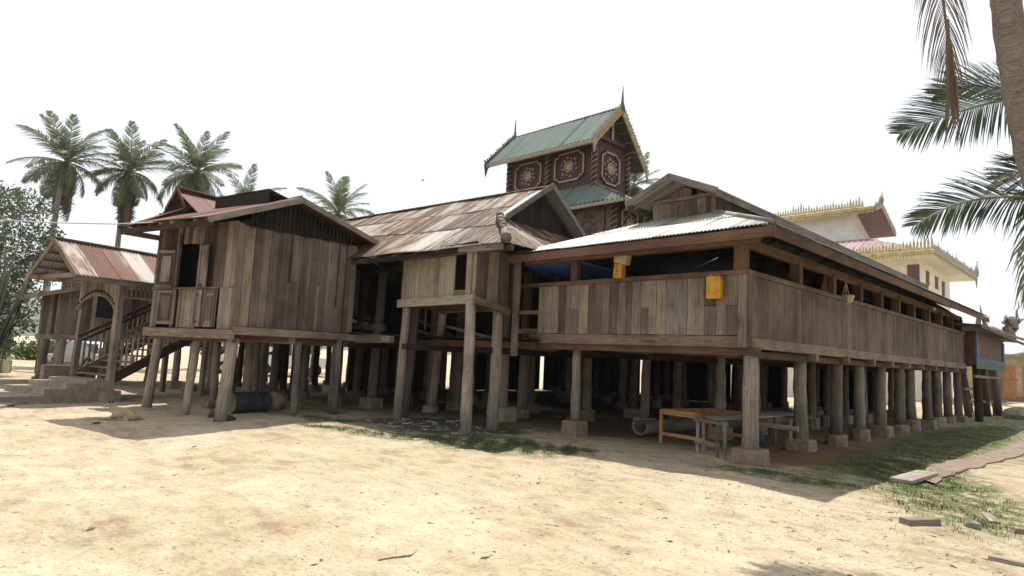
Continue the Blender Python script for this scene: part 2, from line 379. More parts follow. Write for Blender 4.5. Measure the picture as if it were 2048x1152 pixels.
def sheets(parent, pts, mat='rusty_tin', w=.76, per=.076, amp=.009, rows=None, sag=None, name='roof_sheet', spp=4, jit=.006, over=.1):
    """corrugated roof over a planar polygon pts (first two = eave); one object per sheet"""
    pts = [np.array(p, float) for p in pts]; e0, e1 = pts[0], pts[1]
    U = nrmz(e1-e0); n = None
    for q in pts[2:]:
        c = np.cross(U, q-e0)
        if np.linalg.norm(c) > 1e-3: n = nrmz(c); break
    if n[2] < 0: n = -n
    upv = np.cross(n, U)
    if upv[2] < 0: upv = -upv
    l = [((p-e0)@U, (p-e0)@upv) for p in pts]; umin = min(a for a, b in l); umax = max(a for a, b in l)
    def vr(u):
        ys = []
        for i in range(len(l)):
            (a, b), (c, d) = l[i], l[(i+1) % len(l)]
            if abs(a-c) < 1e-9:
                if abs(u-a) < 1e-6: ys += [b, d]
            elif min(a, c)-1e-9 <= u <= max(a, c)+1e-9: ys.append(b+(d-b)*(u-a)/(c-a))
        return (min(ys), max(ys)) if ys else (0, 0)
    vmax = max(b for a, b in l); rows = rows or [vmax+1]
    ns = max(1, round((umax-umin)/w)); w = (umax-umin)/ns
    for k in range(ns):
        ua, ub = umin+k*w, min(umax, umin+(k+1)*w+.03)
        m = max(2, int(round((ub-ua)/per*spp))); us = [ua+(ub-ua)*i/m for i in range(m+1)]
        v0 = 0.
        for ri, rv in enumerate(rows):
            v0 = 0. if ri == 0 else rows[ri-1]-over
            j = R(-jit, jit)*3; tilt = R(-jit, jit)*2; vs = []; fs = []; idx = {}; nv = 4 if sag else 2
            cols = []
            for u in us:
                lo, hi = vr(min(max(u, umin+1e-6), umax-1e-6)); a = max(lo, v0)-(.02+j if ri == 0 and v0 >= lo-1e-6 else 0)+(j if ri else 0); c = min(hi, rv)
                if c-a < .03: cols.append(None); continue
                ring = []
                for q in range(nv):
                    v = a+(c-a)*q/(nv-1); z = amp*math.cos(2*math.pi*(u-umin)/per)+.012*ri+.004*(k % 2)+tilt*(q/(nv-1)-.5)*.5
                    if sag: z += sag(u, v)
                    ring.append(len(vs)); vs.append((u-ua, v-v0, z))
                cols.append(ring)
            for i in range(len(cols)-1):
                if cols[i] and cols[i+1]:
                    for q in range(nv-1): fs.append((cols[i][q], cols[i+1][q], cols[i+1][q+1], cols[i][q+1]))
            if not fs: continue
            x, y = U, upv
            if np.cross(x, y)@n < 0: # keep a right-handed frame
                vs = [(-a, b, c) for a, b, c in vs]; fs = [f[::-1] for f in fs]; x = -U
                o = e0+U*ua+upv*v0
            else: o = e0+U*ua+upv*v0
            mk(name, vs, fs, mat if isinstance(mat, str) else mat[k % len(mat)], parent, frame(o, x, y, n), True)
    return
def joined(boxes):
    vs, fs = [], []
    for v, f in boxes:
        o = len(vs); vs += list(v); fs += [tuple(i+o for i in q) for q in f]
    return vs, fs
def obox(c, x, y, z, sx, sy, sz):
    c = np.array(c, float); x, y, z = [np.array(q, float) for q in (x, y, z)]
    return [c+x*a*sx/2+y*b*sy/2+z*d*sz/2 for (a, b, d) in boxv(-1, 1, -1, 1, -1, 1)], BF
def torusv(c, x, y, R0, r, seg=18, s2=6):
    c, x, y = [np.array(q, float) for q in (c, x, y)]; n = np.cross(x, y); vs = []; fs = []
    for i in range(seg):
        a = 2*math.pi*i/seg; d = x*math.cos(a)+y*math.sin(a)
        for k in range(s2):
            b = 2*math.pi*k/s2; vs.append(c+d*(R0+r*math.cos(b))+n*r*math.sin(b))
    for i in range(seg):
        for k in range(s2): fs.append((i*s2+k, ((i+1) % seg)*s2+k, ((i+1) % seg)*s2+(k+1) % s2, i*s2+(k+1) % s2))
    return vs, fs
def discv(c, x, y, r, h, seg=16):
    c, x, y = [np.array(q, float) for q in (c, x, y)]; n = np.cross(x, y)
    vs = [c+(x*math.cos(2*math.pi*i/seg)+y*math.sin(2*math.pi*i/seg))*r for i in range(seg)]
    vs += [v+n*h-(v-c)*.3 for v in vs]+[c+n*h*1.6]
    return vs, [(i, (i+1) % seg, seg+(i+1) % seg, seg+i) for i in range(seg)]+[(seg+i, seg+(i+1) % seg, 2*seg) for i in range(seg)]
# ================================================================== GROUND
def gz(x, y):
    x = np.asarray(x, float); y = np.asarray(y, float)
    h = .022*np.sin(x*.9+1.3*np.sin(y*.5))+.02*np.sin(y*1.1+x*.35)+.010*np.sin(x*3.1+y*1.7)+.008*np.sin(y*4.3-x*2.2)+.004*np.sin(x*9+np.sin(y*6)*2)
    far = np.clip((np.hypot(x, y)-60)/200, 0, 1)
    return h*np.clip(2.5-np.hypot(x+8, y-9)/30, 0, 1)-.02-far*3
def axis(lo, hi, f0, f1, st):
    a = list(np.arange(f0, f1, st)); x = f1; d = st
    while x < hi: a.append(x); d *= 1.22; x += d
    a.append(hi); x = f0; d = st; pre = []
    while x > lo: d *= 1.22; x -= d; pre.append(max(x, lo))
    return np.array(sorted(set(pre+a)))
xs = axis(-2500, 2500, -20, 1.5, .1); ys = axis(-2500, 2500, .5, 15, .1)
GX, GY = np.meshgrid(xs, ys); GZ = gz(GX, GY)
nn = rng.normal(0, .003, GZ.shape); GZ = GZ+nn
vs = np.stack([GX.ravel(), GY.ravel(), GZ.ravel()], 1); nx, ny = len(xs), len(ys)
I = np.arange(nx*ny).reshape(ny, nx); fs = np.stack([I[:-1, :-1].ravel(), I[:-1, 1:].ravel(), I[1:, 1:].ravel(), I[1:, :-1].ravel()], 1)
me = bpy.data.meshes.new('ground'); me.vertices.add(len(vs)); me.vertices.foreach_set('co', vs.ravel()); me.loops.add(fs.size); me.loops.foreach_set('vertex_index', fs.ravel().astype(np.int32))
me.polygons.add(len(fs)); me.polygons.foreach_set('loop_start', np.arange(0, fs.size, 4, dtype=np.int32)); me.polygons.foreach_set('loop_total', np.full(len(fs), 4, dtype=np.int32)); me.update(calc_edges=True)
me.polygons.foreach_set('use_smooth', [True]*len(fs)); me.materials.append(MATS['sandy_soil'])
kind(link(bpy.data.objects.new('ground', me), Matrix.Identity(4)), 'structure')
# hills
def hill(name, x0, y0, x1, y1, h, depth, seed, n=60):
    vs, fs = [], []; d = V(x1-x0, y1-y0); L = np.linalg.norm(d); d /= L; pn = V(-d[1], d[0])
    for i in range(n+1):
        t = i/n; hh = h*(.55+.45*math.sin(math.pi*t))*(.8+.35*noise.noise(Vector((t*5+seed, 0, 0)))+.12*noise.noise(Vector((t*23+seed, 1, 0))))
        for j in range(9):
            q = j/8; p = V(x0, y0)+d*L*t+pn*depth*(q-.5); z = hh*math.sin(math.pi*q)**.8*(1+.18*noise.noise(Vector((t*30, q*6, seed)))); vs.append((p[0], p[1], z-5))
    for i in range(n):
        for j in range(8): fs.append((i*9+j, i*9+j+1, (i+1)*9+j+1, (i+1)*9+j))
    kind(mkw(name, vs, fs, 'hill_green', None, True), 'structure')
hill('hills', -2200, -700, -2050, 1700, 150, 500, 1.)
hill('hills', -1250, -260, -1180, 900, 52, 260, 4.)
# ================================================================== DINING HALL (right wing)
XE, YF, YB, XW = -4.7, 10.16, 28.0, -9.5
M = thing('dining_hall', 'long weathered timber hall on thick columns with open window band, right wing of the monastery', 'stilt hall', (-7.1, 19, 0))
FZ, WT = 2.12, 3.19; CX0_ = -7.42
nF, nE = (0, -1, 0), (1, 0, 0)
# columns
rowsY = [10.36, 13.1, 15.0, 16.85, 18.4, 20.05, 21.5, 23.15, 24.6, 26.3, 27.8]
column(M, -4.72, 10.36, 1.80, .155, .33, .235, True, 0)
for i, y in enumerate(rowsY[1:]): column(M, -4.92+R(-.04, .04), y, 1.78, .15, R(.26, .36), .235, i % 3 == 0, .03)
for j, x in enumerate((-6.75, -8.69)):
    for i, y in enumerate(rowsY):
        yy = y+(.2 if i == 0 else R(-.15, .15))
        if x == -6.75 and i in (0, 3): continue
        if x == -8.69 and i == 1: yy = 13.3
        column(M, x+R(-.1, .1)*(i > 0), yy, 1.8, .115 if i == 0 else .13, .33, .21, i == 0 or random.random() < .5, .03)
# beams: front, side, cross, cap stubs
board(M, 'beam', (XW-.25, YF+.03, 2.02), (XE+.02, YF+.03, 2.02), .20, .09, nF, 'wood_beam')
board(M, 'beam', (-11.6, YF+.14, 1.86), (XE+.16, YF+.14, 1.86), .14, .12, nF, 'wood_red')
board(M, 'beam', (XE+.0, YF+.10, 2.01), (XE+.0, YB, 2.01), .19, .09, nE, 'wood_beam')
board(M, 'beam', (XE-.14, YF+.2, 1.82), (XE-.14, YB, 1.82), .12, .13, nE, 'wood_red')
for y in rowsY[1:]: board(M, 'beam', (XW, y, 1.86), (XE+.10, y, 1.86), .15, .13, nF, 'wood_beam')
for x in (-6.75, -8.69): board(M, 'beam', (x, YF+.3, 1.72), (x, YB, 1.72), .13, .12, nE, 'wood_deep')
# floor boards
for k in range(18):
    xx = XW+(XE-XW)*(k+.5)/18-.03; board(M, 'floor_board', (xx, YF+.12, 2.05), (xx, YB-.1, 2.05), .26, .04, (0, 0, 1), 'wood_deep')
# walls
planks(M, (XW, YF), (XE-.16, YF), FZ+.01, WT, .2, .028, nF, 'wood_wall', zj=.006, seam=(2.64, .22))
board(M, 'mossy_batten', (XW+.05, YF-.02, FZ), (XW+.05, YF-.02, WT), .09, .02, nF, 'wood_box')
board(M, 'corner_post', (XE-.075, YF-.005, 1.93), (XE-.075, YF-.005, WT+.01), .15, .05, nF, 'wood_column')
board(M, 'corner_post', (XE+.012, YF+.085, 1.93), (XE+.012, YF+.085, WT+.01), .13, .05, nE, 'wood_side')
planks(M, (XE, YF+.16), (XE, YB), FZ-.01, WT, .21, .028, nE, 'wood_side', zj=.004, rel=.005)
board(M, 'sill', (XW-.55, YF-.02, WT+.02), (XE, YF-.02, WT+.02), .05, .09, (0, 0, 1), 'wood_red')
board(M, 'sill', (XE+.02, YF, WT+.02), (XE+.02, YB, WT+.02), .05, .09, (0, 0, 1), 'wood_beam')
for y in (YB-.3,): planks(M, (XE, y), (XW, y), FZ, lambda s: min(3.75+min(s, 4.8-s)*.75, 5.2), .3, .03, (0, 1, 0), 'wood_deep')
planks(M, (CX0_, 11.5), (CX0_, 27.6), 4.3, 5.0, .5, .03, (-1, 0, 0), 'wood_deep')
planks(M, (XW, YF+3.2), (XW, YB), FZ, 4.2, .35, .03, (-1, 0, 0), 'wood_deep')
# window posts of the open band
EZ = 3.72
board(M, 'window_post', (-4.83, YF+.06, WT), (-4.83, YF+.06, EZ), .22, .14, nF, 'wood_red')
board(M, 'window_post', (-8.55, YF+.08, WT), (-8.55, YF+.08, EZ), .17, .12, nF, 'wood_red')
board(M, 'window_post', (-9.42, YF+.5, 2.1), (-9.42, YF+.5, 4.0), .12, .12, nF, 'wood_deep')
wy = [12.55, 14.45, 16.3, 17.95, 19.55, 21.15, 22.95, 24.6, 26.3, 27.85]
for i, y in enumerate(wy): board(M, 'window_post', (XE-.10, y, WT), (XE-.10, y, EZ), .20, .17, nF, 'wood_red')
board(M, 'wall_plate', (XW-.3, YF+.06, EZ+.03), (XE+.02, YF+.06, EZ+.03), .13, .10, nF, 'wood_red')
board(M, 'wall_plate', (XE-.08, YF, EZ+.02), (XE-.08, YB, EZ+.02), .17, .10, nE, 'wood_red')
# skirt roof
EX, EY, Er = -3.93, 9.40, 3.83
CX0, CX1, CY, CZ = -7.42, -5.98, 11.44, 4.66
YR = 28.2
fl = V(-9.75, 9.45, 3.86)
sheets(M, [(fl[0], EY, Er), (EX, EY, Er), (CX1, CY, CZ), (CX0, CY, CZ)], 'bright_tin', rows=[1.3, 3], per=.072, amp=.012)
sheets(M, [(EX, EY, Er), (EX, YR, Er), (CX1, YR, CZ), (CX1, CY, CZ)], 'bright_tin', rows=[1.3, 3], per=.076)
sheets(M, [(fl[0], EY, Er), (CX0, CY, CZ), (CX0, YR, CZ), (fl[0], YR, Er)][::-1] if False else [(fl[0], YR, Er), (fl[0], EY, Er), (CX0, CY, CZ), (CX0, YR, CZ)], 'dark_tin', per=.152)
tube(M, 'hip_cap', [(EX, EY, Er+.02), ((EX+CX1)/2, (EY+CY)/2, (Er+CZ)/2+.03), (CX1, CY, CZ+.03)], [.045]*3, 'grey_tin', 6)
board(M, 'fascia_board', (fl[0]-.1, EY+.03, Er-.12), (EX+.02, EY+.03, Er-.12), .17, .03, nF, 'wood_red')
board(M, 'fascia_board', (EX-.03, EY, Er-.12), (EX-.03, YR, Er-.12), .17, .03, nE, 'wood_red')
board(M, 'fascia_board', (XW-.1, YF-.42, Er-.17), (EX-.35, YF-.42, Er-.17), .09, .03, nF, 'wood_red')
for k in range(20):   # rafters under the east eave
    y = 9.9+k*.95; fr_ = min(1, max(.25, (y-EY)/(CY-EY)-.06)); board(M, 'rafter', (EX-.06, y, Er-.08), (EX+(CX1-EX)*fr_, y, Er+(CZ-Er)*fr_-.09), .05, .09, (0, 1, 0), 'wood_red')
for k in range(0):
    x = -9.3+k*.95; board(M, 'rafter', (x, EY+.06, Er-.06), (max(min(x, CX1), CX0) if False else x, min(CY, EY+(CY-EY)*1.), CZ-.07 if CX0 < x < CX1 else CZ-.12), .05, .09, (1, 0, 0), 'wood_red') if CX0-.4 < x < CX1+.4 else None
# raised clerestory
cw = 5.04
apx, apz, rk = -6.66, 5.40, 10.84
pitch = (apz-4.95)/1.03
ztop = lambda s: min(apz-.08-abs(CX0+s-apx)*pitch, 9)
planks(M, (CX0, CY), (CX1, CY), CZ-.03, 5.02, .17, .025, nF, 'wood_wall')
planks(M, (CX0-.02, CY+.01), (CX1+.0, CY+.01), 5.09, ztop, .16, .025, nF, 'wood_wall', holes=[(.93, 1.08, 5.09, 5.22)])
board(M, 'tie_beam', (CX0-.55, CY-.03, 5.05), (CX1+.03, CY-.03, 5.05), .07, .06, nF, 'wood_beam')
poly(M, 'gable_backing', [(CX0, CY+.12, 4.5), (CX1, CY+.12, 4.5), (CX1, CY+.12, 5.0), (apx, CY+.12, 5.3), (CX0, CY+.12, 5.0)], .02, 'wood_deep')
board(M, 'corner_post', (CX1+.0, CY-.01, CZ-.02), (CX1+.0, CY-.01, 5.1), .09, .09, nF, 'wood_beam')
planks(M, (CX1, CY+.06), (CX1, 27.6), CZ-.05, 5.0, .28, .025, nE, 'wood_side')
CE = 1.03
for sgn in (-1, 1):
    ex = apx+sgn*CE
    sheets(M, [(ex, rk, 4.95), (ex, 27.4, 4.95), (apx, 27.4, apz), (apx, rk, apz)], 'grey_tin', per=.09, amp=.011)
    board(M, 'barge_board', (ex, rk-.02, 4.94), (apx, rk-.02, apz-.01), .12, .035, nF, 'wood_bargeboard', .02)
    board(M, 'fascia_board', (ex, rk, 4.90), (ex, 27.3, 4.90), .16, .03, nE, 'wood_bargeboard')
for k in range(9):
    y = rk+.25+k*2; 
    for sgn in (-1, 1): board(M, 'rafter', (apx+sgn*(CE-.02), y, 4.90), (apx, y, apz-.06), .05, .06, nF, 'wood_beam')
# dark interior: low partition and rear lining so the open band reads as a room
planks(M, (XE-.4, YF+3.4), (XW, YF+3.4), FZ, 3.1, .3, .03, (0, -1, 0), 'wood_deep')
# railings at the open west bay
for z in (2.18, 2.62): board(M, 'rail', (-10.35, YF+.2, z), (XW+.02, YF+.2, z), .09 if z > 2.3 else .13, .04, nF, 'wood_beam')
board(M, 'rail', (-10.2, YF+.9, 2.98), (-9.6, YF+.6, 2.98), .03, .03, nF, 'wood_beam')
# smoke-stained blue sheet slung under the roof
c = [V(-10.0, 10.05, 3.70), V(-8.3, 10.3, 3.68), V(-8.0, 12.6, 3.45), V(-10.2, 12.4, 3.15)]
vs = []; fs = []
for i in range(9):
    for j in range(9):
        a, b_ = i/8, j/8; p = (c[0]*(1-a)+c[1]*a)*(1-b_)+(c[3]*(1-a)+c[2]*a)*b_; p[2] -= .16*math.sin(math.pi*a)*math.sin(math.pi*b_)+.02*math.sin(a*14+b_*6); vs.append(p)
for i in range(8):
    for j in range(8): fs.append((i*9+j, i*9+j+1, (i+1)*9+j+1, (i+1)*9+j))
tp = mkw('tarpaulin', vs, fs, 'blue_cloth', None, True); sm = tp.modifiers.new('s', 'SOLIDIFY'); sm.thickness = .006
tag(tp, 'blue tarpaulin sagging under the front eave beside the open bay', 'tarpaulin')
# added screens far under the hall, put in to darken the space behind
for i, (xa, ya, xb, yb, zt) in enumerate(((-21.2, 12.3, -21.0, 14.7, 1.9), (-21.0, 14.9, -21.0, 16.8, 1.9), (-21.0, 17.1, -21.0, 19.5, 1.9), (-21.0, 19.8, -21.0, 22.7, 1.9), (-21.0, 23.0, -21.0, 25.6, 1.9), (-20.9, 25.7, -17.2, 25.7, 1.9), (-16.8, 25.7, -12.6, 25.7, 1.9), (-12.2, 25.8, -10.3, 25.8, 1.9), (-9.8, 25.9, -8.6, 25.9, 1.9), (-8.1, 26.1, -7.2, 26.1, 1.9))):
    t = thing('shade_screen', 'added board screen darkening the back of the stilt yard, %s one from the left' % ('first', 'second', 'third', 'fourth', 'fifth', 'sixth', 'seventh', 'eighth', 'ninth', 'tenth')[i], 'screen', ((xa+xb)/2, (ya+yb)/2, 0), 'added shade screens under the monastery')
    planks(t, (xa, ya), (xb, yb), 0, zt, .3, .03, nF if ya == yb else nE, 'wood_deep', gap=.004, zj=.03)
# ================================================================== RUSTED ROOF HALL (middle)
a6 = math.radians(6.5); eL = V(-math.cos(a6), -math.sin(a6), 0); eH = V(-math.sin(a6), math.cos(a6), 0)
H = thing('rusty_roof_hall', 'middle wooden hall with patched rusty tin roof and dark open front', 'stilt hall', (-14, 11.3, 0))
E0 = V(-8.95, 8.52, 3.88)
def hp(l, h, z): return E0+eL*l+eH*h+V(0, 0, z-E0[2])
PZ = .66; HR = 3.05; gl = 1.45
zr = 3.88+HR*PZ
def zh(h): return 3.88+min(h, 2*HR-h)*PZ
Lend = 10.2
sagf = lambda u, v: -.05*math.sin(u*.7)*math.sin(v*.9)+.018*math.sin(u*2.3+v)
hb = gl                       # where the hip stops and the gable starts
sheets(H, [hp(0, 0, 3.88), hp(Lend, 0, 3.88), hp(Lend, HR, zr), hp(gl, HR, zr), hp(gl, hb, 3.88+hb*PZ)], 'rusty_tin', w=.62, per=.0775, amp=.012, rows=[1.45, 2.65, 5], sag=sagf, jit=.014)
sheets(H, [hp(0, 2*HR, 3.88), hp(0, 0, 3.88), hp(gl, hb, 3.88+hb*PZ), hp(gl, 2*HR-hb, 3.88+hb*PZ)], 'rusty_tin', w=.62, per=.0775, amp=.012, rows=[1.1, 4], jit=.014)
sheets(H, [hp(Lend, 2*HR, 3.88), hp(0, 2*HR, 3.88), hp(gl, 2*HR-hb, 3.88+hb*PZ), hp(gl, HR, zr), hp(Lend, HR, zr)], 'dark_tin', per=.155)
# lumpy hip cap of lapped tin
for k in range(7):
    p0, p1 = hp(.06+k*.2, .06+k*.2, zh(.06+k*.2)+.05), hp(.06+k*.2+.25, .06+k*.2+.25, zh(.06+k*.2+.25)+.05)
    tube(H, 'hip_cap', [p0, p1], [.10+R(-.02, .02), .085], 'rusty_tin', 8, .1)
board(H, 'ridge_cap', hp(gl-.3, HR, zr+.03), hp(Lend, HR, zr+.03), .24, .02, (0, 0, 1), 'rusty_tin')
# gable end facing east
gx = gl-.36
for sgn in (-1, 1):
    lo = hp(gx, HR+sgn*1.75, zr-1.75*PZ+.05); hi = hp(gx, HR, zr+.05)
    board(H, 'barge_board', lo, hi, .13, .04, -eL, 'wood_bargeboard', .03)
    pts = [hp(gl+.1, HR+sgn*1.72, zr-1.72*PZ+.03), hp(gx+.02, HR+sgn*1.72, zr-1.72*PZ+.03), hp(gx+.02, HR, zr+.03), hp(gl+.1, HR, zr+.03)]
    if sgn == 1: pts = [pts[1], pts[0], pts[3], pts[2]]
    vv = [p for p in pts]; poly(H, 'overhang_sheet', vv, .012, 'grey_tin')
G0 = V(*hp(gl+.02, hb, 0)); G1 = V(*hp(gl+.02, 2*HR-hb, 0)); gw = 2*(HR-hb)
planks(H, G0, G1, 3.88+hb*PZ-.05, lambda s: zr-.06-abs(s-gw/2)*PZ, .3, .02, -eL, 'wood_deep')  # near-black planks stand in for the dark inside of the open gable
# platform, posts, beams
fz = 2.0
for k in range(26):
    l = .45+k*.40; board(H, 'floor_board', hp(l, 1.2 if l < 3.9 else .15, fz-.02), hp(l, 6.4, fz-.02), .37, .04, (0, 0, 1), 'wood_deep')
board(H, 'beam', hp(3.6, .25, 1.86), hp(10.3, .25, 1.86), .16, .14, -eH, 'wood_dark')
board(H, 'beam', hp(.2, 2.2, 1.84), hp(10.3, 2.2, 1.84), .18, .16, -eH, 'wood_dark')
for l in (1.0, 3.0, 5.0, 7.0, 9.0):
    board(H, 'beam', hp(l, .1, 1.70), hp(l, 6.3, 1.70), .14, .14, eL, 'wood_deep')
# big corner column beside the wash hut and the other front columns, running up to the eave
def tall(px, py, top_l, r, mat='wood_column', name='column', bh=.0, topz=3.85, sq=False, br=.3):
    b = atZ(px, py, 0); t = V(b[0]+top_l[0], b[1]+top_l[1], topz); c = post(H, name, (b[0], b[1], max(0, bh-.05)), t, r, r*.88, mat, 14)
    if bh: base(c, b[0], b[1], br, bh, sq, 'concrete')
tall(1003, 843, (.02, -.02), .13, bh=.42, sq=True, br=.27)
tall(860, 822, (.1, -.1), .125, bh=.22, br=.22)
tall(808, 833, (.25, .1), .10, 'wood_dark')
tall(742, 812, (.0, .1), .14, 'wood_dark', bh=.3, br=.25, sq=True)
tall(668, 826, (0, 0), .09, topz=1.78)
for (l, h) in ((2.2, 3.6), (4.4, 3.4), (6.6, 3.5), (8.8, 3.3), (1.2, 5.2), (3.3, 5.4), (5.5, 5.2), (7.7, 5.4), (9.9, 5.3), (9.9, 1.0)):
    p = hp(l, h, 0); c = post(H, 'column', (p[0], p[1], .2), (p[0]+R(-.05, .05), p[1]+R(-.05, .05), 3.9 if h < 4 else 2.0), .13, .12, 'wood_column', 12); base(c, p[0], p[1], .21, .3, random.random() < .5, 'soil_concrete')
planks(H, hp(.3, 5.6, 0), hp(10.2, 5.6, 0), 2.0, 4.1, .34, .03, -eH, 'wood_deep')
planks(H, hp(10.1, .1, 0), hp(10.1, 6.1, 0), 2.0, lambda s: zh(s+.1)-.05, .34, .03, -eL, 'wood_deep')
board(H, 'wall_plate', hp(-.0, .2, 3.80), hp(10.2, .2, 3.80), .12, .12, -eH, 'wood_dark')
board(H, 'eave_board', hp(.1, .03, 3.80), hp(1.35, .03, 3.82), .13, .03, -eH, 'wood_bargeboard')
board(H, 'eave_board', hp(1.35, .03, 3.80), hp(4.4, .03, 3.76), .09, .03, -eH, 'wood_deep')
board(H, 'cross_beam', atY(700, 556, 10.4), atY(800, 537, 10.4), .16, .1, nF, 'wood_red')
for k in range(14):
    l = .5+k*.75; hl = HR if l > gl else l-.1; board(H, 'rafter', hp(l, .02, 3.80), hp(l, hl, zh(hl)-.09), .06, .08, eL, 'wood_dark')
# inner rails and braces seen under the wash hut
board(H, 'rail', atY(815, 630, 10.2), atY(905, 672, 10.2), .06, .05, nF, 'wood_beam')
board(H, 'rail', atY(875, 648, 9.9), atY(992, 678, 9.9), .07, .05, nF, 'wood_beam')
board(H, 'rail', atY(820, 657, 10.1), atY(858, 668, 10.1), .08, .05, nF, 'wood_beam')
for x in (834, 852): board(H, 'baluster', atY(x, 618, 10.1), atY(x-2, 660, 10.1), .05, .04, nF, 'wood_beam')
board(H, 'bracket_beam', (-14.35, 8.22, 1.83), (-12.85, 8.2, 1.86), .2, .14, nF, 'wood_box')
board(H, 'beam', (-12.8, 9.7, 1.84), (-9.5, 10.05, 1.86), .16, .12, nF, 'wood_red')
board(H, 'tall_plank', atZ(1014, 700, 1.9)*V(0, 0, 0)+V(-9.62, 9.55, 1.6), (-9.62, 9.55, 3.9), .18, .06, nF, 'wood_column')
# ================================================================== MONASTERY CORE + TOWER
T = thing('monastery_tower', 'maroon carved shrine tower with green tin gable roof and gilded panels', 'tower', (-16.5, 19, 0))
X0, X1, Y0, Y1, Z0, Z1 = -18.9, -14.31, 18.0, 20.1, 8.15, 9.95
# body walls built as boards
planks(T, (X0, Y0), (X1, Y0), Z0-.3, Z1, .5, .05, nF, 'maroon_paint', rel=.004)
planks(T, (X1, Y0), (X1, Y1), Z0-.3, Z1+.1, .5, .05, nE, 'maroon_paint', rel=.004)
planks(T, (X0, Y1), (X1, Y1), Z0-.3, Z1, .5, .05, (0, 1, 0), 'maroon_paint')
planks(T, (X0, Y0), (X0, Y1), Z0-.3, Z1, .5, .05, (-1, 0, 0), 'maroon_paint')
poly(T, 'gable_board', [(X1-.02, Y0, Z1), (X1-.02, Y1, Z1), (X1-.02, (Y0+Y1)/2, 11.0)], .05, 'maroon_paint')
def twist(p0, p1, r=.10):
    p0, p1 = np.array(p0, float), np.array(p1, float); q = tube(T, 'twisted_pillar', [p0, p1], [r, r*.9], 'maroon_paint', 10)
    L = np.linalg.norm(p1-p0); v, f = [], []
    for st in range(2):
        path = []
        for i in range(60):
            t = i/59; a = t*L*15+st*math.pi; path.append(p0+(p1-p0)*t+V(math.cos(a), math.sin(a), 0)*r)
        vv, ff = tubev(path, [.017]*60, 5); o = len(v); v += vv; f += [tuple(i+o for i in g) for g in ff]
    sp = mkw('gilt_spiral', v, f, 'old_gold', q, True)
for (x, y) in ((X1+.02, Y0-.03), (X0, Y0-.03), (-16.62, Y0-.05), (X1+.03, Y1+.02)): twist((x, y, Z0-.1), (x, y, Z1-.05), .11)
def panel(c, x, w, h, mat='gold_paint', med=.22, par=T):
    """gilded frame with stepped corners and a flower medallion; c centre on the wall, x along the wall"""
    c = np.array(c, float); x = np.array(x, float); z = V(0, 0, 1); n = np.cross(x, z); b = .065; st = .13; B = []
    def bar(u0, v0, u1, v1):
        cc = c+x*(u0+u1)/2+z*(v0+v1)/2+n*.02; B.append(obox(cc, x, n, z, abs(u1-u0)+b, .04, abs(v1-v0)+b))
    a, d = w/2, h/2
    for s in (-1, 1):
        bar(-a+st*1.5, s*d, a-st*1.5, s*d); bar(s*a, -d+st, s*a, d-st)
        for q in (-1, 1): bar(s*(a-st*1.5), q*d, s*(a-st*1.5), q*(d-st)); bar(s*(a-st*1.5), q*(d-st), s*a, q*(d-st))
    v, f = joined(B); fr = mkw('gilt_frame', v, f, mat, par)
    D = [discv(c+n*.01, x, z, med*.62, .05), torusv(c+n*.03, x, z, med*.78, .03)]
    for k in range(12):
        an = 2*math.pi*k/12+.2; r_ = med*(1.45 if k % 2 else 1.25); pc = c+x*math.cos(an)*r_+z*math.sin(an)*r_+n*.02
        D.append(torusv(pc, x, z, .05 if k % 2 else .035, .016, 10, 5)); D.append(discv(pc+x*math.cos(an)*.05+n*.0, x, z, .028, .02, 6))
    v, f = joined(D); mkw('medallion', v, f, mat, par)
panel((-15.52, Y0-.03, 9.06), (1, 0, 0), 1.45, 1.12, 'old_gold', .27)
panel((-17.75, Y0-.03, 9.06), (1, 0, 0), 1.45, 1.12, 'old_gold', .25)
panel((X1+.03, 18.98, 8.98), (0, 1, 0), 1.1, 1.22, 'old_gold', .27)
# top roof
ry, rz, ey0, ey1, ez = 19.02, 11.36, 17.38, 20.75, 9.68
tx0, tx1 = -19.72, -13.86
sheets(T, [(tx0, ey0, ez+.12), (tx1, ey0, ez), (tx1, ry, rz), (tx0, ry, rz+.1)], 'green_tin', w=.8, per=.2, amp=.04, spp=6)
sheets(T, [(tx1, ey1, 9.3), (tx0, ey1, 9.35), (tx0, ry, rz+.1), (tx1, ry, rz)], 'dark_tin', w=.8, per=.16, amp=.02)
tube(T, 'ridge_cap', [(tx0, ry, rz+.12), (tx1, ry, rz+.03)], [.045, .045], 'green_tin', 6)
def crest(par, p0, p1, upv, n, hgt, mat, step=.16, thick=.05, base_h=.08, name='carved_crest', curl=.0, peak=None):
    """row of carved flame leaves standing along a board"""
    p0, p1, upv, n = [np.array(q, float) for q in (p0, p1, upv, n)]; L = np.linalg.norm(p1-p0); d = (p1-p0)/L; k = max(2, int(L/step)); B = [obox((p0+p1)/2, d, n, upv, L, thick, base_h)]
    for i in range(k):
        t = (i+.5)/k; h = hgt*(.75+.35*(i % 3 == 0)+R(-.1, .1)); w = L/k*.3
        if peak: h *= peak(t)
        c = p0+d*L*t+upv*base_h/2; vs = [c-d*w-n*thick/2, c+d*w-n*thick/2, c+d*w*1.15+upv*h*.45, c+upv*h+d*curl, c-d*w*1.15+upv*h*.45, c-d*w+n*thick/2, c+d*w+n*thick/2]
        B.append((vs, [(0, 1, 2, 3, 4), (5, 4, 3, 2, 6), (0, 4, 5), (1, 6, 2)]))
    v, f = joined(B); return mkw(name, v, f, mat, par)
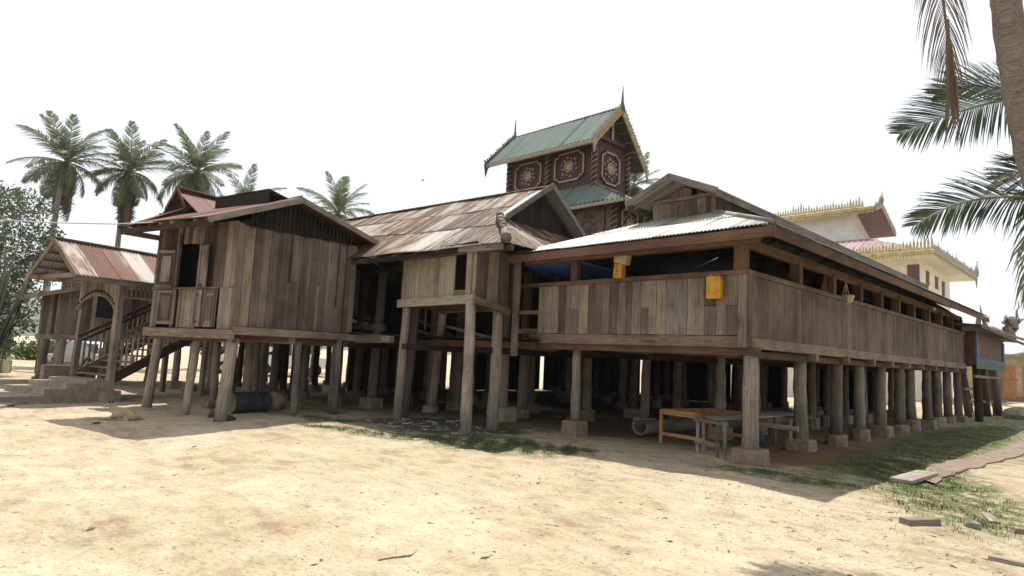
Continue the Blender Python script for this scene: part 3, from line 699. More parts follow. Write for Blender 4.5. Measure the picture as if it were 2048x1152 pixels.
# carved barge boards on both gable ends, pendants, spires
for gxx, zz, m in ((tx1+.03, 0, 'old_gold'), (tx0-.03, .1, 'wood_bargeboard')):
    for sgn in (-1, 1):
        ey = ey0 if sgn < 0 else ey1; zl = (ez if sgn < 0 else 9.32)+zz
        lo = V(gxx, ey+sgn*.02, zl-.02); hi = V(gxx, ry, rz+zz)
        d = nrmz(hi-lo); uu = nrmz(V(0, sgn*-d[2], abs(d[1]))) * 1; uu = nrmz(np.cross((1, 0, 0), d)); uu = uu if uu[2] > 0 else -uu
        bb = board(T, 'barge_board', lo-uu*.05, hi-uu*.05, .24, .05, nE, m, .03)
        crest(T, lo+uu*.08, hi+uu*.08, uu, V(1, 0, 0), .13, m, .15, .05, .05)
        B = []
        for q in range(9):
            c_ = lo+(hi-lo)*(q+.5)/9-uu*.05+V(.035, 0, 0)*(1 if m == 'old_gold' else -1); B.append(torusv(c_, d, uu, .075, .02, 12, 5))
        v, f = joined(B); mkw('scroll_carving', v, f, 'gold_paint' if m == 'old_gold' else m, T)
        pe = lo+V(0, 0, -.1); poly(T, 'pendant', [pe+V(0, -.13, .12), pe+V(0, .13, .12), pe+V(0, sgn*.02, -.42)], .05, m)
    pk = V(gxx, ry, rz+zz); tube(T, 'spire', [pk+V(0, 0, -.1), pk+V(0, 0, .25), pk+V(0, 0, .5), pk+V(.02, 0, .85)], [.13, .05, .035, .008], 'wood_bargeboard', 6)
    B = [(lambda c, r: ([c+V(r, 0, 0), c+V(0, r, 0), c+V(-r, 0, 0), c+V(0, -r, 0), c+V(0, 0, .07), c-V(0, 0, .05)], [(0, 1, 4), (1, 2, 4), (2, 3, 4), (3, 0, 4), (1, 0, 5), (2, 1, 5), (3, 2, 5), (0, 3, 5)]))(pk+V(0, 0, .28+q*.13), .075-.012*q) for q in range(5)]
    v, f = joined(B); mkw('spire_rings', v, f, 'wood_bargeboard', T)
for (p0, p1) in (((tx0, ey0-.01, ez+.04), (tx1, ey0-.01, ez-.08)),): 
    board(T, 'scalloped_trim', p0, p1, .13, .04, nF, 'old_gold')
    B = []
    for q in range(44):
        c = V(*p0)+(V(*p1)-V(*p0))*(q+.5)/44; B.append(([c+V(-.05, -.02, -.05), c+V(.05, -.02, -.05), c+V(0, -.02, -.14), c+V(-.05, .01, -.05), c+V(.05, .01, -.05)], [(0, 2, 1), (0, 3, 2), (2, 4, 1)]))
    v, f = joined(B); mkw('trim_points', v, f, 'old_gold', T)
for k in range(7): # purlins under the east overhang
    t = k/6; board(T, 'purlin', (X1-.1, ey1+(ry-ey1)*t, 9.27+(rz-9.4)*t), (tx1-.04, ey1+(ry-ey1)*t, 9.27+(rz-9.4)*t), .05, .05, (0, 0, 1), 'wood_dark')
board(T, 'tie_beam', (X1+.1, 18.0, 10.05), (X1+.1, 20.1, 10.05), .14, .08, nE, 'maroon_paint')
board(T, 'king_post', (X1+.05, 19.02, 10.1), (X1+.05, 19.02, 11.1), .1, .06, nE, 'old_gold')
# skirt roof below the body
sx, sy, sz = -12.1, 16.9, 7.12
sheets(T, [(-20.6, sy, sz), (sx, sy, sz), (X1, Y0, Z0+.03), (X0, Y0, Z0+.03)], 'green_tin', w=.8, per=.2, amp=.036, spp=6)
sheets(T, [(sx, sy, sz), (sx, 21.4, sz), (X1, Y1, Z0+.03), (X1, Y0, Z0+.03)], 'green_tin', w=.8, per=.2, amp=.036, spp=6)
tube(T, 'hip_cap', [(sx, sy, sz+.03), (X1, Y0, Z0+.08)], [.04, .04], 'green_tin', 6)
board(T, 'scalloped_trim', (-20.6, sy-.01, sz-.09), (sx, sy-.01, sz-.09), .13, .04, nF, 'old_gold')
board(T, 'scalloped_trim', (sx-.01, sy, sz-.09), (sx-.01, 21.4, sz-.09), .13, .04, nE, 'gold_paint')
poly(T, 'pendant', [V(sx+.03, sy-.02, sz-.02), V(sx+.03, sy+.22, sz-.02), V(sx+.03, sy+.05, sz-.42)], .05, 'old_gold')
# lower tier
lx, ly = -12.92, 17.45
planks(T, (-20.2, ly), (lx, ly), 4.6, 7.45, .75, .05, nF, 'worn_maroon')
planks(T, (lx, ly), (lx, 21.2), 4.6, 7.45, .5, .05, nE, 'maroon_paint')
for (x) in (lx, -15.35): twist((x+.02, ly-.04, 4.8), (x+.02, ly-.04, 7.2), .12)
panel((-14.1, ly-.03, 6.42), (1, 0, 0), 1.55, 1.3, 'worn_maroon', .26)
panel((lx+.03, 18.35, 6.5), (0, 1, 0), .95, 1.2, 'old_gold', .27)
panel((lx+.03, 19.75, 6.5), (0, 1, 0), 1.0, 1.2, 'old_gold', .27)
# monastery body under the tower, hidden behind the other roofs
planks(T, (-22, 15.2), (-10, 15.2), 2.0, 4.7, .4, .04, nF, 'wood_deep')
planks(T, (-10, 15.2), (-10, 27), 2.0, 4.7, .4, .04, nE, 'wood_deep')
planks(T, (-22, 15.2), (-22, 27), 2.0, 4.7, .4, .04, (-1, 0, 0), 'wood_deep')
planks(T, (-22, 27), (-10, 27), 2.0, 4.7, .4, .04, (0, 1, 0), 'wood_deep')
sheets(T, [(-22.5, 14.8, 4.5), (-9.6, 14.8, 4.5), (-11, 18.2, 5.4), (-20.5, 18.2, 5.4)], 'dark_tin', per=.155)
sheets(T, [(-9.6, 14.8, 4.5), (-9.6, 27.4, 4.5), (-11, 24.4, 5.4), (-11, 18.2, 5.4)], 'dark_tin', per=.155)
sheets(T, [(-9.6, 27.4, 4.5), (-22.5, 27.4, 4.5), (-20.5, 24.4, 5.4), (-11, 24.4, 5.4)], 'dark_tin', per=.155)
sheets(T, [(-22.5, 27.4, 4.5), (-22.5, 14.8, 4.5), (-20.5, 18.2, 5.4), (-20.5, 24.4, 5.4)], 'dark_tin', per=.155)
poly(T, 'roof_deck', [(-20.5, 18.2, 5.41), (-11, 18.2, 5.41), (-11, 24.4, 5.41), (-20.5, 24.4, 5.41)], .04, 'dark_tin')
for k in range(24):
    xx = -21.75+k*.5; board(T, 'floor_board', (xx, 14.9, 1.95), (xx, 27, 1.95), .48, .05, (0, 0, 1), 'wood_deep')
for i in range(6):
    for j in range(6):
        x, y = -21.3+i*2.15, 15.6+j*2.15; c = column(T, x+R(-.1, .1), y+R(-.1, .1), 1.95, .13, .3, .21, random.random() < .5, .03, 'wood_dark')
# ================================================================== LEFT HUT
hh = nrmz(V(-.295, .956, 0)); gg = nrmz(V(-.956, -.295, 0)); HC = V(-13.23, 4.84, 0)
def q(h, g, z): return HC+hh*h+gg*g+V(0, 0, z)
U = thing('plank_hut', 'tall plank hut on leaning posts with open shutters and low gable, left foreground', 'stilt hut', q(1.7, 1.5, 0))
hw, gw2 = 3.42, 2.72
for (p0, p1, r) in (((440, 843), (455, 675), .125), ((293, 815), (306, 676), .105), ((370, 830), (379, 682), .085)):
    b = atZ(*p0, 0); d = .42 if False else 0
    t = atX(p1[0], p1[1], b[0]+(.02)); post(U, 'post', b, (b[0]-.05, b[1]+.12, 1.68), r, r*.92, 'wood_post', 14, .006, .04)
for (h, g, r) in ((3.25, .1, .12), (2.0, .12, .085), (3.2, 1.5, .1), (3.2, 2.7, .12), (1.8, 2.7, .1), (1.7, 1.4, .11)):
    b = q(h, g, 0); c = post(U, 'post', b, b+V(R(-.04, .04), R(-.04, .04), 1.7), r, r*.92, 'wood_post' if g < 1 else 'wood_dark', 12)
    if g > 1: base(c, b[0], b[1], .2, .22, True, 'soil_concrete')
board(U, 'beam', q(-.04, -.18, 1.76), q(-.04, gw2+.1, 1.76), .19, .09, -hh, 'wood_beam')
board(U, 'beam', q(-.0, -.04, 1.85), q(hw+.06, -.04, 1.88), .17, .09, -gg, 'wood_beam')
board(U, 'beam', q(.08, -.15, 1.64), q(.08, gw2, 1.64), .07, .08, -hh, 'wood_red')
board(U, 'beam', q(.0, .14, 1.72), q(hw+.3, .14, 1.74), .11, .10, -gg, 'wood_red')
board(U, 'beam', q(1.7, -.02, 1.70), q(1.7, gw2, 1.70), .15, .12, -hh, 'wood_dark')
board(U, 'beam', q(hw, -.02, 1.70), q(hw, gw2, 1.70), .15, .12, -hh, 'wood_dark')
for k in range(12): board(U, 'floor_board', q(.1, .12+k*.23, 1.88), q(hw, .12+k*.23, 1.90), .22, .03, (0, 0, 1), 'wood_deep')
# gable side wall (faces the yard): alternating overlapped planks
s = .0; k = 0
ztp = lambda h: 4.08+.045*h
while s < hw-.05:
    w = (R(.12, .15) if proud else R(.14, .19)) if s > .8 else R(.19, .26)
    proud = (k % 2 == 0)
    if s < .8: cols_ = 'wood_box' if k % 2 else 'wood_wall'
    else: cols_ = 'wood_stripe' if proud else 'wood_dark'
    e = min(hw, s+w)
    zb = 1.945+.01*s; off = .02 if proud else .0
    segs = [(zb, ztp(s))]
    if s > .8 and random.random() < .5: m_ = random.choice((2.45, 2.6, 3.0, 3.05, 3.7))+R(-.03, .03); segs = [(zb, m_), (m_+.008, ztp(s))]
    for (a, b) in segs:
        ex = .02 if proud and s > .55 else -.002
        o2 = off+R(0, .006)
        pts = [q(s-ex, -.0, a)-gg*o2, q(s-ex, -.0, b)-gg*o2, q(e+ex, -.0, b)-gg*o2, q(e+ex, -.0, a)-gg*o2]
        if np.cross(pts[1]-pts[0], pts[2]-pts[0])@(-gg) < 0: pts = pts[::-1]
        poly(U, 'plank', pts, .024, cols_, (0, 0, 1))
    s = e; k += 1
poly(U, 'dark_backing', [q(0, .05, 1.93), q(hw, .05, 1.96), q(hw, .05, 4.2), q(1.27, .05, 4.75), q(0, .05, 4.1)], .01, 'wood_deep')
poly(U, 'corner_board', [q(-.02, -.03, 1.86), q(.10, -.03, 1.86), q(.10, -.03, 4.1), q(-.02, -.03, 4.1)][::-1], .03, 'wood_beam', (0, 0, 1))
poly(U, 'corner_board', [q(hw-.04, -.04, 1.9), q(hw+.10, -.04, 1.9), q(hw+.10, -.04, 4.22), q(hw-.04, -.04, 4.22)][::-1], .03, 'wood_dark', (0, 0, 1))
# rake geometry
RF, RA, RB = (-.98, 3.98), (1.27, 4.90), (4.35, 4.30)
def zrake(h): return RF[1]+(RA[1]-RF[1])*(h-RF[0])/(RA[0]-RF[0]) if h < RA[0] else RA[1]+(RB[1]-RA[1])*(h-RA[0])/(RB[0]-RA[0])
for k in range(25):    # fretwork slats hanging in the gable
    h = .28+k*.125
    if h > hw-.05: break
    board(U, 'gable_slat', q(h, -.05, zrake(h)-.05), q(h, -.05, ztp(h)-R(-.01, .05)), .05, .02, -gg, 'wood_deep')
go = -.42
board(U, 'barge_board', q(RF[0], go, RF[1]-.03), q(RA[0], go, RA[1]-.03), .13, .035, -gg, 'wood_bargeboard', .02)
board(U, 'barge_board', q(RA[0], go, RA[1]-.03), q(RB[0], go, RB[1]-.03), .13, .035, -gg, 'wood_bargeboard', .02)
# left wall, low z 1.86..4.1, with shutters
WG = gw2
planks(U, q(0, 0, 0), q(0, WG, 0), 2.75, 4.15, .19, .022, -hh, 'wood_dark', holes=[(1.13, 1.86, 2.76, 3.72)])
planks(U, q(0, .0, 0), q(0, .42, 0), 1.86, 2.74, .17, .022, -hh, 'wood_wall')
planks(U, q(0, 1.12, 0), q(0, 1.78, 0), 1.87, 2.73, .13, .022, -hh, 'wood_box')
planks(U, q(0, 2.5, 0), q(0, WG, 0), 1.87, 2.73, .12, .022, -hh, 'wood_wall')
def shutter(g0, g1, za, zb, swing=0, mat='wood_dark', name='shutter', at=0):
    """framed two-panel leaf; swing opens it outwards about g0"""
    a = swing; d = gg*math.cos(a)*(1 if g1 > g0 else -1)-hh*math.sin(a); n = nrmz(np.cross(d, (0, 0, 1))); n = n if n@(-hh) > 0 else -n
    w = abs(g1-g0); o = q(-.03-at, g0, 0); B = []
    lf = poly(U, name, [o+V(0, 0, za), o+d*w+V(0, 0, za), o+d*w+V(0, 0, zb), o+V(0, 0, zb)] if np.cross(d, (0, 0, 1))@n > 0 else [o+V(0, 0, zb), o+d*w+V(0, 0, zb), o+d*w+V(0, 0, za), o+V(0, 0, za)], .02, mat, (0, 0, 1))
    for (u0, v0, u1, v1) in ((.04, za, .04, zb), (w-.04, za, w-.04, zb)): board(lf, 'stile', o+d*u0+V(0, 0, v0)+n*.012, o+d*u1+V(0, 0, v1)+n*.012, .07, .025, n, mat)
    for v0 in (za+.04, zb-.04): board(lf, 'stile', o+d*.08+V(0, 0, v0)+n*.012, o+d*(w-.08)+V(0, 0, v0)+n*.012, .07, .022, n, mat)
    board(lf, 'raised_panel', o+d*w/2+V(0, 0, za+.14)+n*.01, o+d*w/2+V(0, 0, zb-.14)+n*.01, w*.42, .02, n, mat)
    return lf
shutter(1.12, .66, 2.74, 3.64, .3)
shutter(1.9, 2.52, 2.74, 3.60, .15)
shutter(.86, .46, 1.9, 2.70, 0, 'wood_wall', 'lower_shutter', .0); shutter(.92, 1.14, 1.9, 2.70, 0, 'wood_wall', 'lower_shutter', .0)
shutter(1.82, 2.46, 1.93, 2.70, 0, 'wood_wall', 'lower_shutter')
board(U, 'window_frame', q(-.03, 1.885, 1.87), q(-.03, 1.885, 3.95), .06, .05, -hh, 'wood_wall'); board(U, 'window_frame', q(-.03, 1.12, 2.74), q(-.03, 1.12, 3.72), .05, .05, -hh, 'wood_wall')
board(U, 'window_frame', q(-.02, .4, 2.735), q(-.02, WG, 2.735), .04, .04, -hh, 'wood_beam')
poly(U, 'dark_backing', [q(.5, .2, 1.95), q(.5, WG, 1.95), q(.5, WG, 4.1), q(.5, .2, 4.1)][::-1], .01, 'black')  # black sheet stands in for the dark room behind the window
planks(U, q(0, WG, 0), q(hw, WG, 0), 1.86, 4.1, .2, .02, gg, 'wood_dark'); planks(U, q(hw, 0, 0), q(hw, WG, 0), 1.86, 4.2, .2, .02, hh, 'wood_dark')
# roof: ridge along g from the gable, crossing a second ridge that runs back along h at g=2.2
ez2 = RF[1]+.03
sheets(U, [q(RF[0], go, ez2), q(RF[0], 1.9, ez2), q(RA[0], 1.9, RA[1]+.03), q(RA[0], go, RA[1]+.03)], 'red_rust_tin', w=.7, per=.078, amp=.01)
sheets(U, [q(RB[0], 5, RB[1]+.03), q(RB[0], go, RB[1]+.03), q(RA[0], go, RA[1]+.03), q(RA[0], 5, RA[1]+.03)], 'red_rust_tin', w=.7, per=.078)
# front hip slope at the left with its little gable
sheets(U, [q(RF[0]+.0, 1.9, ez2+.0), q(RF[0]+.12, 2.75, ez2-.02), q(.02, 2.56, 4.50), q(.02, 1.75, 4.46), ], 'red_rust_tin', w=.6, per=.078)
rzz = 5.04
gp = (0.0, 2.2)
for sgn in (-1, 1):
    g0 = 2.2+sgn*.32
    board(U, 'small_barge_board', q(-.03, g0+sgn*.04, 4.56), q(-.03, 2.2, rzz), .07, .03, -hh, 'red_rust_tin')
poly(U, 'small_gable', [q(.12, 1.9, 4.5), q(.12, 2.5, 4.5), q(.12, 2.2, rzz-.05)][::-1], .02, 'wood_deep')
sheets(U, [q(-.02, 1.05, 4.20), q(3.6, .9, 4.20), q(3.6, 2.2, rzz+.02), q(-.02, 2.2, rzz)][::1], 'red_rust_tin', w=.6, per=.078)
sheets(U, [q(3.6, 2.95, 4.3), q(.0, 2.85, 4.3), q(-.02, 2.2, rzz), q(3.6, 2.2, rzz+.02)], 'red_rust_tin', w=.6, per=.078)
poly(U, 'hip_sheet', [q(RF[0]+.12, 2.75, ez2-.02), q(.3, 2.9, 4.2), q(.02, 2.56, 4.5)], .012, 'red_rust_tin')
tube(U, 'ridge_cap', [q(-.05, 2.2, rzz+.02), q(3.6, 2.2, rzz+.04)], [.035, .035], 'red_rust_tin', 6)
board(U, 'eave_beam', q(RF[0]+.08, go, ez2-.1), q(RF[0]+.14, 2.75, ez2-.12), .12, .05, -hh, 'wood_dark')
board(U, 'eave_beam', q(RF[0]+.2, 2.8, ez2-.1), q(3.4, 3.0, ez2+.0), .12, .05, gg, 'wood_beam')
for k in range(9):
    g = -.3+k*.37; board(U, 'rafter', q(RF[0]+.02, g, ez2-.05), q(.1, g, zrake(.1)-.05), .05, .07, gg, 'wood_dark')
# propped smoke vent on the ridge; its underside's shade is put in as near-black board
sheets(U, [q(.95, 1.85, 4.88), q(.95, .05, 4.88), q(1.75, .05, 5.14), q(1.75, 1.7, 5.12)][::-1] if False else [q(1.55, 1.9, 4.80), q(1.55, .0, 4.86), q(.62, -.1, 5.0), q(.62, 1.75, 4.92)], 'dark_tin', w=.6, per=.078)
poly(U, 'vent_board', [q(.66, 1.75, 4.62), q(.66, -.05, 4.66), q(.66, -.05, 4.98), q(.66, 1.75, 4.9)][::-1], .02, 'wood_deep')
poly(U, 'vent_side', [q(.9, .08, 4.80), q(1.65, .02, 4.85), q(1.65, .02, 5.12)], .02, 'dark_tin')
# ================================================================== WASH HUT (middle front box)
K = thing('wash_hut', 'small moss-stained plank box raised on four tall leaning posts in the centre', 'stilt hut', (-11.2, 9, 0))
kx0, kx1, ky, kz0, kz1 = -12.58, -9.86, 8.55, 2.80, 3.86
planks(K, (kx0, ky), (kx1-.0, ky), kz0, kz1, .19, .028, nF, 'wood_box', holes=[(kx1*-1+kx0+0 if False else 2.01, 2.50, 2.97, kz1)], zj=.02)
poly(K, 'dark_sheet', [(kx1-.8, ky+.5, kz0), (kx1-.1, ky+.5, kz0), (kx1-.1, ky+.5, kz1), (kx1-.8, ky+.5, kz1)], .02, 'black')  # black sheet stands in for the darkness inside the doorway
board(K, 'door_post', (kx1-.19, ky-.03, kz0), (kx1-.19, ky-.03, kz1+.02), .15, .05, nF, 'wood_box')
board(K, 'beam', (kx0-.02, ky-.05, kz0-.08), (kx1+.04, ky-.05, kz0-.05), .19, .08, nF, 'wood_box')
planks(K, (kx1+.02, ky), (kx1+.02, ky+.95), lambda s: kz0-.02-.17*s/.95, kz1, .3, .028, nE, 'wood_wall')
board(K, 'beam', (kx1+.05, ky-.06, kz0-.06), (kx1+.05, ky+.98, kz0-.24), .15, .07, nE, 'wood_beam')
planks(K, (kx0, ky), (kx0, ky+1.2), kz0, kz1, .25, .028, (-1, 0, 0), 'wood_box')
planks(K, (kx0, ky+1.2), (kx1, ky+1.2), kz0-.2, kz1, .25, .028, (0, 1, 0), 'wood_dark')
for k in range(13): board(K, 'floor_board', (kx0+.1+k*.21, ky+.05, kz0-.08), (kx0+.1+k*.21, ky+1.15, kz0-.16), .2, .03, (0, 0, 1), 'wood_red')
def kp(px, py, top, r0, r1): b = atZ(px, py, 0); post(K, 'post', (b[0], b[1], -.03), top, r0, r1, 'wood_post', 14, .02, .06)
kp(795, 837, (kx0+.17, ky+.08, kz0-.16), .115, .10); kp(932, 866, (kx1-.10, ky-.02, kz0-.1), .12, .108); kp(985, 860, (kx1-.12, ky+.8, kz0-.22), .14, .115)
kp(862, 822, (-12.3, ky+1.1, kz0-.2), .115, .10)
board(K, 'eave_board', (kx0-.25, ky-.12, kz1+.02), (kx1+.1, ky-.08, kz1+.06), .10, .05, nF, 'wood_deep')
for k in range(5): tube(K, 'water_pipe', [atY(815+k*12, 606+R(0, 2), 8.9), atY(812+k*12, 612, 9.4)], [.015, .015], 'dark_metal', 5) if k == 0 else None
# ================================================================== ENTRANCE PORCH + STAIR
# built square to the axes round its corner post, then turned 17 degrees with the hut
PO = V(-18.58, 3.98, 0)
P_ = thing('stair_porch', 'entrance porch with rusty striped tin gable and carved arch over a timber stair', 'porch', PO)
l_ = lambda x, y, z: PO+V(x, y, z)
def sqpost(par, name, p0, p1, w): board(par, name, p0, p1, w, w*.9, nF, 'wood_post')
sqpost(P_, 'post', l_(0, 0, .2), l_(-.05, .04, 3.0), .17)
v = boxv(PO[0]-.2, PO[0]+.2, PO[1]-.2, PO[1]+.2, -.05, .24); mkw('base', v, BF, 'concrete', P_)
sqpost(P_, 'post', l_(-1.75, 0, .46), l_(-1.85, .12, 3.05), .15)
sqpost(P_, 'post', l_(-1.85, 2.6, 0), l_(-1.85, 2.6, 3.1), .14); sqpost(P_, 'post', l_(0, 2.6, 0), l_(0, 2.6, 3.1), .14)
ax0, ax1, N = -1.86, -.10, 16
arc = lambda t: 2.28+.40*math.sin(math.pi*t)**.7
for k in range(N):
    t0, t1 = k/N, (k+1)/N; xa, xb = ax0+(ax1-ax0)*t0, ax0+(ax1-ax0)*t1
    poly(P_, 'arch_board', [l_(xa, -.02, arc(t0)), l_(xb-.003, -.02, arc(t1)), l_(xb-.003, -.02, 3.12), l_(xa, -.02, 3.12)], .035, 'wood_box', (0, 0, 1))
B = []
for k in range(17):
    t = (k+.5)/17; B.append(discv(l_(ax0+(ax1-ax0)*t, -.03, arc(t)+.12), (1, 0, 0), (0, 0, 1), .035, .02, 8))
v, f = joined(B); kind(mkw('arch_carving', v, f, 'wood_deep', P_), 'stuff')
tube(P_, 'arch_rib', [l_(ax0+(ax1-ax0)*k/20, -.03, arc(k/20)+.02) for k in range(21)], [.028]*21, 'wood_box', 5)
rf_, rb_, rxx, rzz_, xr, xl = -1.28, 3.4, -.80, 3.95, .36, -1.96
sheets(P_, [l_(xr, rf_, 3.06), l_(xr, rb_, 3.06), l_(rxx, rb_, rzz_), l_(rxx, rf_, rzz_)], ['white_rust_tin', 'red_rust_tin', 'red_rust_tin', 'white_rust_tin', 'red_rust_tin', 'red_rust_tin'], w=.5, per=.09, amp=.014)
sheets(P_, [l_(xl, rb_, 3.0), l_(xl, rf_, 3.0), l_(rxx, rf_, rzz_), l_(rxx, rb_, rzz_)], 'grey_tin', w=.6, per=.09, amp=.013)
tube(P_, 'ridge_cap', [l_(rxx, rf_, rzz_+.03), l_(rxx, rb_, rzz_+.03)], [.045, .045], 'red_rust_tin', 6)
board(P_, 'barge_board', l_(xr+.02, rf_, 3.0), l_(rxx, rf_, rzz_-.03), .12, .04, nF, 'wood_beam', .02); board(P_, 'barge_board', l_(xl-.02, rf_, 2.94), l_(rxx, rf_, rzz_-.03), .12, .04, nF, 'wood_beam', .02)
board(P_, 'eave_board', l_(xr-.02, rf_, 2.97), l_(xr-.02, rb_, 2.97), .12, .04, nE, 'wood_bargeboard')
for y in (rf_+.25, rf_+.7): board(P_, 'tie_beam', l_(xl+.1, y, 3.06), l_(xr-.1, y, 3.08), .11, .08, nF, 'wood_beam')
for x in (-1.8, -.0): board(P_, 'plate', l_(x, rf_+.15, 3.10), l_(x, rb_, 3.10), .09, .09, nE, 'wood_box')
for k in range(5): board(P_, 'purlin', l_(xl+.2+k*.22, rf_+.05, 3.1+k*.18), l_(xl+.2+k*.22, rb_, 3.1+k*.18), .05, .05, nE, 'wood_beam')
for k in range(20): board(P_, 'fret_slat', l_(.02, .16+k*.12, 2.66), l_(.02, .16+k*.12, 2.98), .05, .025, nE, 'wood_post')
board(P_, 'fret_rail', l_(.02, .1, 2.64), l_(.02, 2.6, 2.64), .05, .04, nE, 'wood_post')
s0, s1 = V(0, 0, .50), V(0, 2.75, 2.02)
for x in (-1.75, 0):
    X_ = PO+V(x, 0, 0); board(P_, 'stringer', s0+X_, s1+X_, .24, .07, nE, 'wood_dark')
    board(P_, 'handrail', s0+X_+V(0, 0, 1.06), s1+X_+V(0, 0, 1.06), .07, .08, nE, 'wood_dark'); board(P_, 'handrail', s0+X_+V(0, 0, .9), s1+X_+V(0, 0, .9), .05, .05, nE, 'wood_dark')
    for k in range(20):
        t = (k+.5)/20; p = s0+(s1-s0)*t+X_; board(P_, 'baluster', p+V(0, 0, .1), p+V(0, 0, .88), .045, .04, nE, 'wood_post')
        board(P_, 'baluster', p+V(0, .05, .9), p+V(0, .0, 1.04), .03, .03, nE, 'wood_dark')
for k in range(9):
    p = s0+(s1-s0)*(k+.6)/9+PO; board(P_, 'tread', p+V(-1.75, 0, 0), p, .28, .04, (0, 0, 1), 'wood_post')
tube(P_, 'prop', [l_(.05, 1.15, 0), l_(0, 1.05, 1.05)], [.02, .02], 'dark_metal', 6)
P_.rotation_euler = (0, 0, math.radians(17.1))
St = thing('concrete_steps', 'short flight of broad grey concrete steps below the arch', 'steps', PO)
ye, zs = [-2.3, -1.45, -.98, -.55, .10], [.15, .30, .42, .50]
for i in range(4): mkw('step', [p+V(PO[0], PO[1], 0) for p in map(np.array, boxv(-1.95+.05*i, -.02-.01*i, ye[i], ye[i+1]+.002*(i+1), -.1, zs[i]))], BF, 'concrete', St)
mkw('cheek_wall', [p+V(PO[0], PO[1], 0) for p in map(np.array, boxv(-2.15, -1.96, -.6, .7, -.1, .78))], BF, 'soil_concrete', St)
St.rotation_euler = (0, 0, math.radians(17.1))
# landing slab leading away
pt = [atZ(*p, .02) for p in ((0, 845), (45, 800), (92, 797), (120, 806), (60, 812), (0, 838))]
o = poly(None, 'path', [(-19.5, -.2, .03), (-14.6, .2, .03), (-17.5, 2.0, .035), (-19.6, 1.6, .035)], .1, 'concrete'); kind(o, 'structure')
# entry hall platform behind the stair
En = thing('entry_hall', 'brown plank entry hall behind the porch, on short columns', 'stilt hall', (-19, 9, 0))
planks(En, (-24, 7.0), (-17.0, 7.0), 2.0, 3.95, .22, .03, nF, 'wood_dark', holes=[(3.2, 4.2, 2.0, 3.6)])
planks(En, (-20.2, 6.15), (-17.3, 6.7), 2.05, 2.95, .2, .03, nF, 'wood_box')
planks(En, (-17.0, 7.0), (-17.0, 10), 2.0, 4.0, .22, .03, nE, 'wood_dark')
poly(En, 'back_lining', [(-24, 7.4, 2), (-17, 7.4, 2), (-17, 7.4, 3.9), (-24, 7.4, 3.9)], .02, 'wood_deep')
for k in range(19): board(En, 'floor_board', (-26.3+k*.5, 9.2 if k < 6 else 6.6, 1.96), (-26.3+k*.5, 15.5, 1.96), .48, .05, (0, 0, 1), 'wood_deep')  # floor run on west and back to shade the bright ground there
board(En, 'beam', (-24, 6.7, 1.86), (-17, 6.7, 1.86), .16, .12, nF, 'wood_dark')
for i in range(7):
    for j in range(5):
        if i > 4 and j < 2: continue
        column(En, -17.0-i*1.6 if i > 4 else -23.4+i*1.75+R(-.15, .15), 6.9+j*2.2+R(-.1, .1), 1.88, .13, .25, .2, j % 2 == 0, .04, 'wood_post' if j == 0 else 'wood_dark')
sheets(En, [(-24.6, 6.2, 3.85), (-17.0, 6.2, 3.85), (-18, 9.5, 4.4), (-23, 9.5, 4.4)], 'red_rust_tin', per=.09)
board(En, 'rain_gutter', (-18.2, 6.7, 2.78), (-18.2, 9.0, 2.8), .12, .12, nE, 'white_enamel')
# far-left wing
Fw = thing('far_wing', 'brown plank room on round columns beyond the porch, low tin roof', 'stilt hut', (-25.5, 5.5, 0))
planks(Fw, (-24, 3.52), (-24, 8.5), 1.55, 3.3, .24, .03, nE, 'wood_dark', holes=[(1.0, 1.5, 2.2, 2.9)]); planks(Fw, (-27.5, 3.52), (-24, 3.52), 1.55, 2.95, .24, .03, nF, 'wood_dark'); planks(Fw, (-24.2, 4.3), (-24.2, 5.3), 2, 3.1, .24, .03, nE, 'black')  # black planks behind the opening stand in for its darkness
board(Fw, 'beam', (-24.02, 3.5, 1.52), (-24.02, 8.5, 1.45), .16, .1, nE, 'wood_dark'); board(Fw, 'beam', (-27.5, 3.5, 1.5), (-24, 3.5, 1.5), .16, .1, nF, 'wood_dark')
for k in range(7): board(Fw, 'floor_board', (-27.3+k*.5, 3.55, 1.58), (-27.3+k*.5, 8.4, 1.58), .48, .04, (0, 0, 1), 'wood_deep')
for (x, y, r) in ((-24.15, 3.66, .15), (-24.15, 4.9, .11), (-24.15, 6.3, .13), (-27.3, 3.7, .13), (-27.3, 6, .13)):
    c = post(Fw, 'column', (x, y, .05), (x+.05, y+.05, 1.5), r*1.1, r*.9, 'wood_column', 14); base(c, x, y, r*1.7, .16, False, 'soil_concrete')
sheets(Fw, [(-28.2, 2.9, 2.82), (-23.6, 2.9, 2.82), (-23.6, 6.0, 3.75), (-28.2, 6.0, 3.75)], 'red_rust_tin', per=.09)
sheets(Fw, [(-23.6, 9.1, 2.82), (-28.2, 9.1, 2.82), (-28.2, 6.0, 3.75), (-23.6, 6.0, 3.75)], 'red_rust_tin', per=.09)
board(Fw, 'barge_board', (-23.58, 2.88, 2.76), (-23.58, 6.0, 3.68), .13, .04, nE, 'wood_beam'); board(Fw, 'fascia_board', (-28.2, 2.88, 2.76), (-23.55, 2.88, 2.76), .12, .04, nF, 'wood_beam')
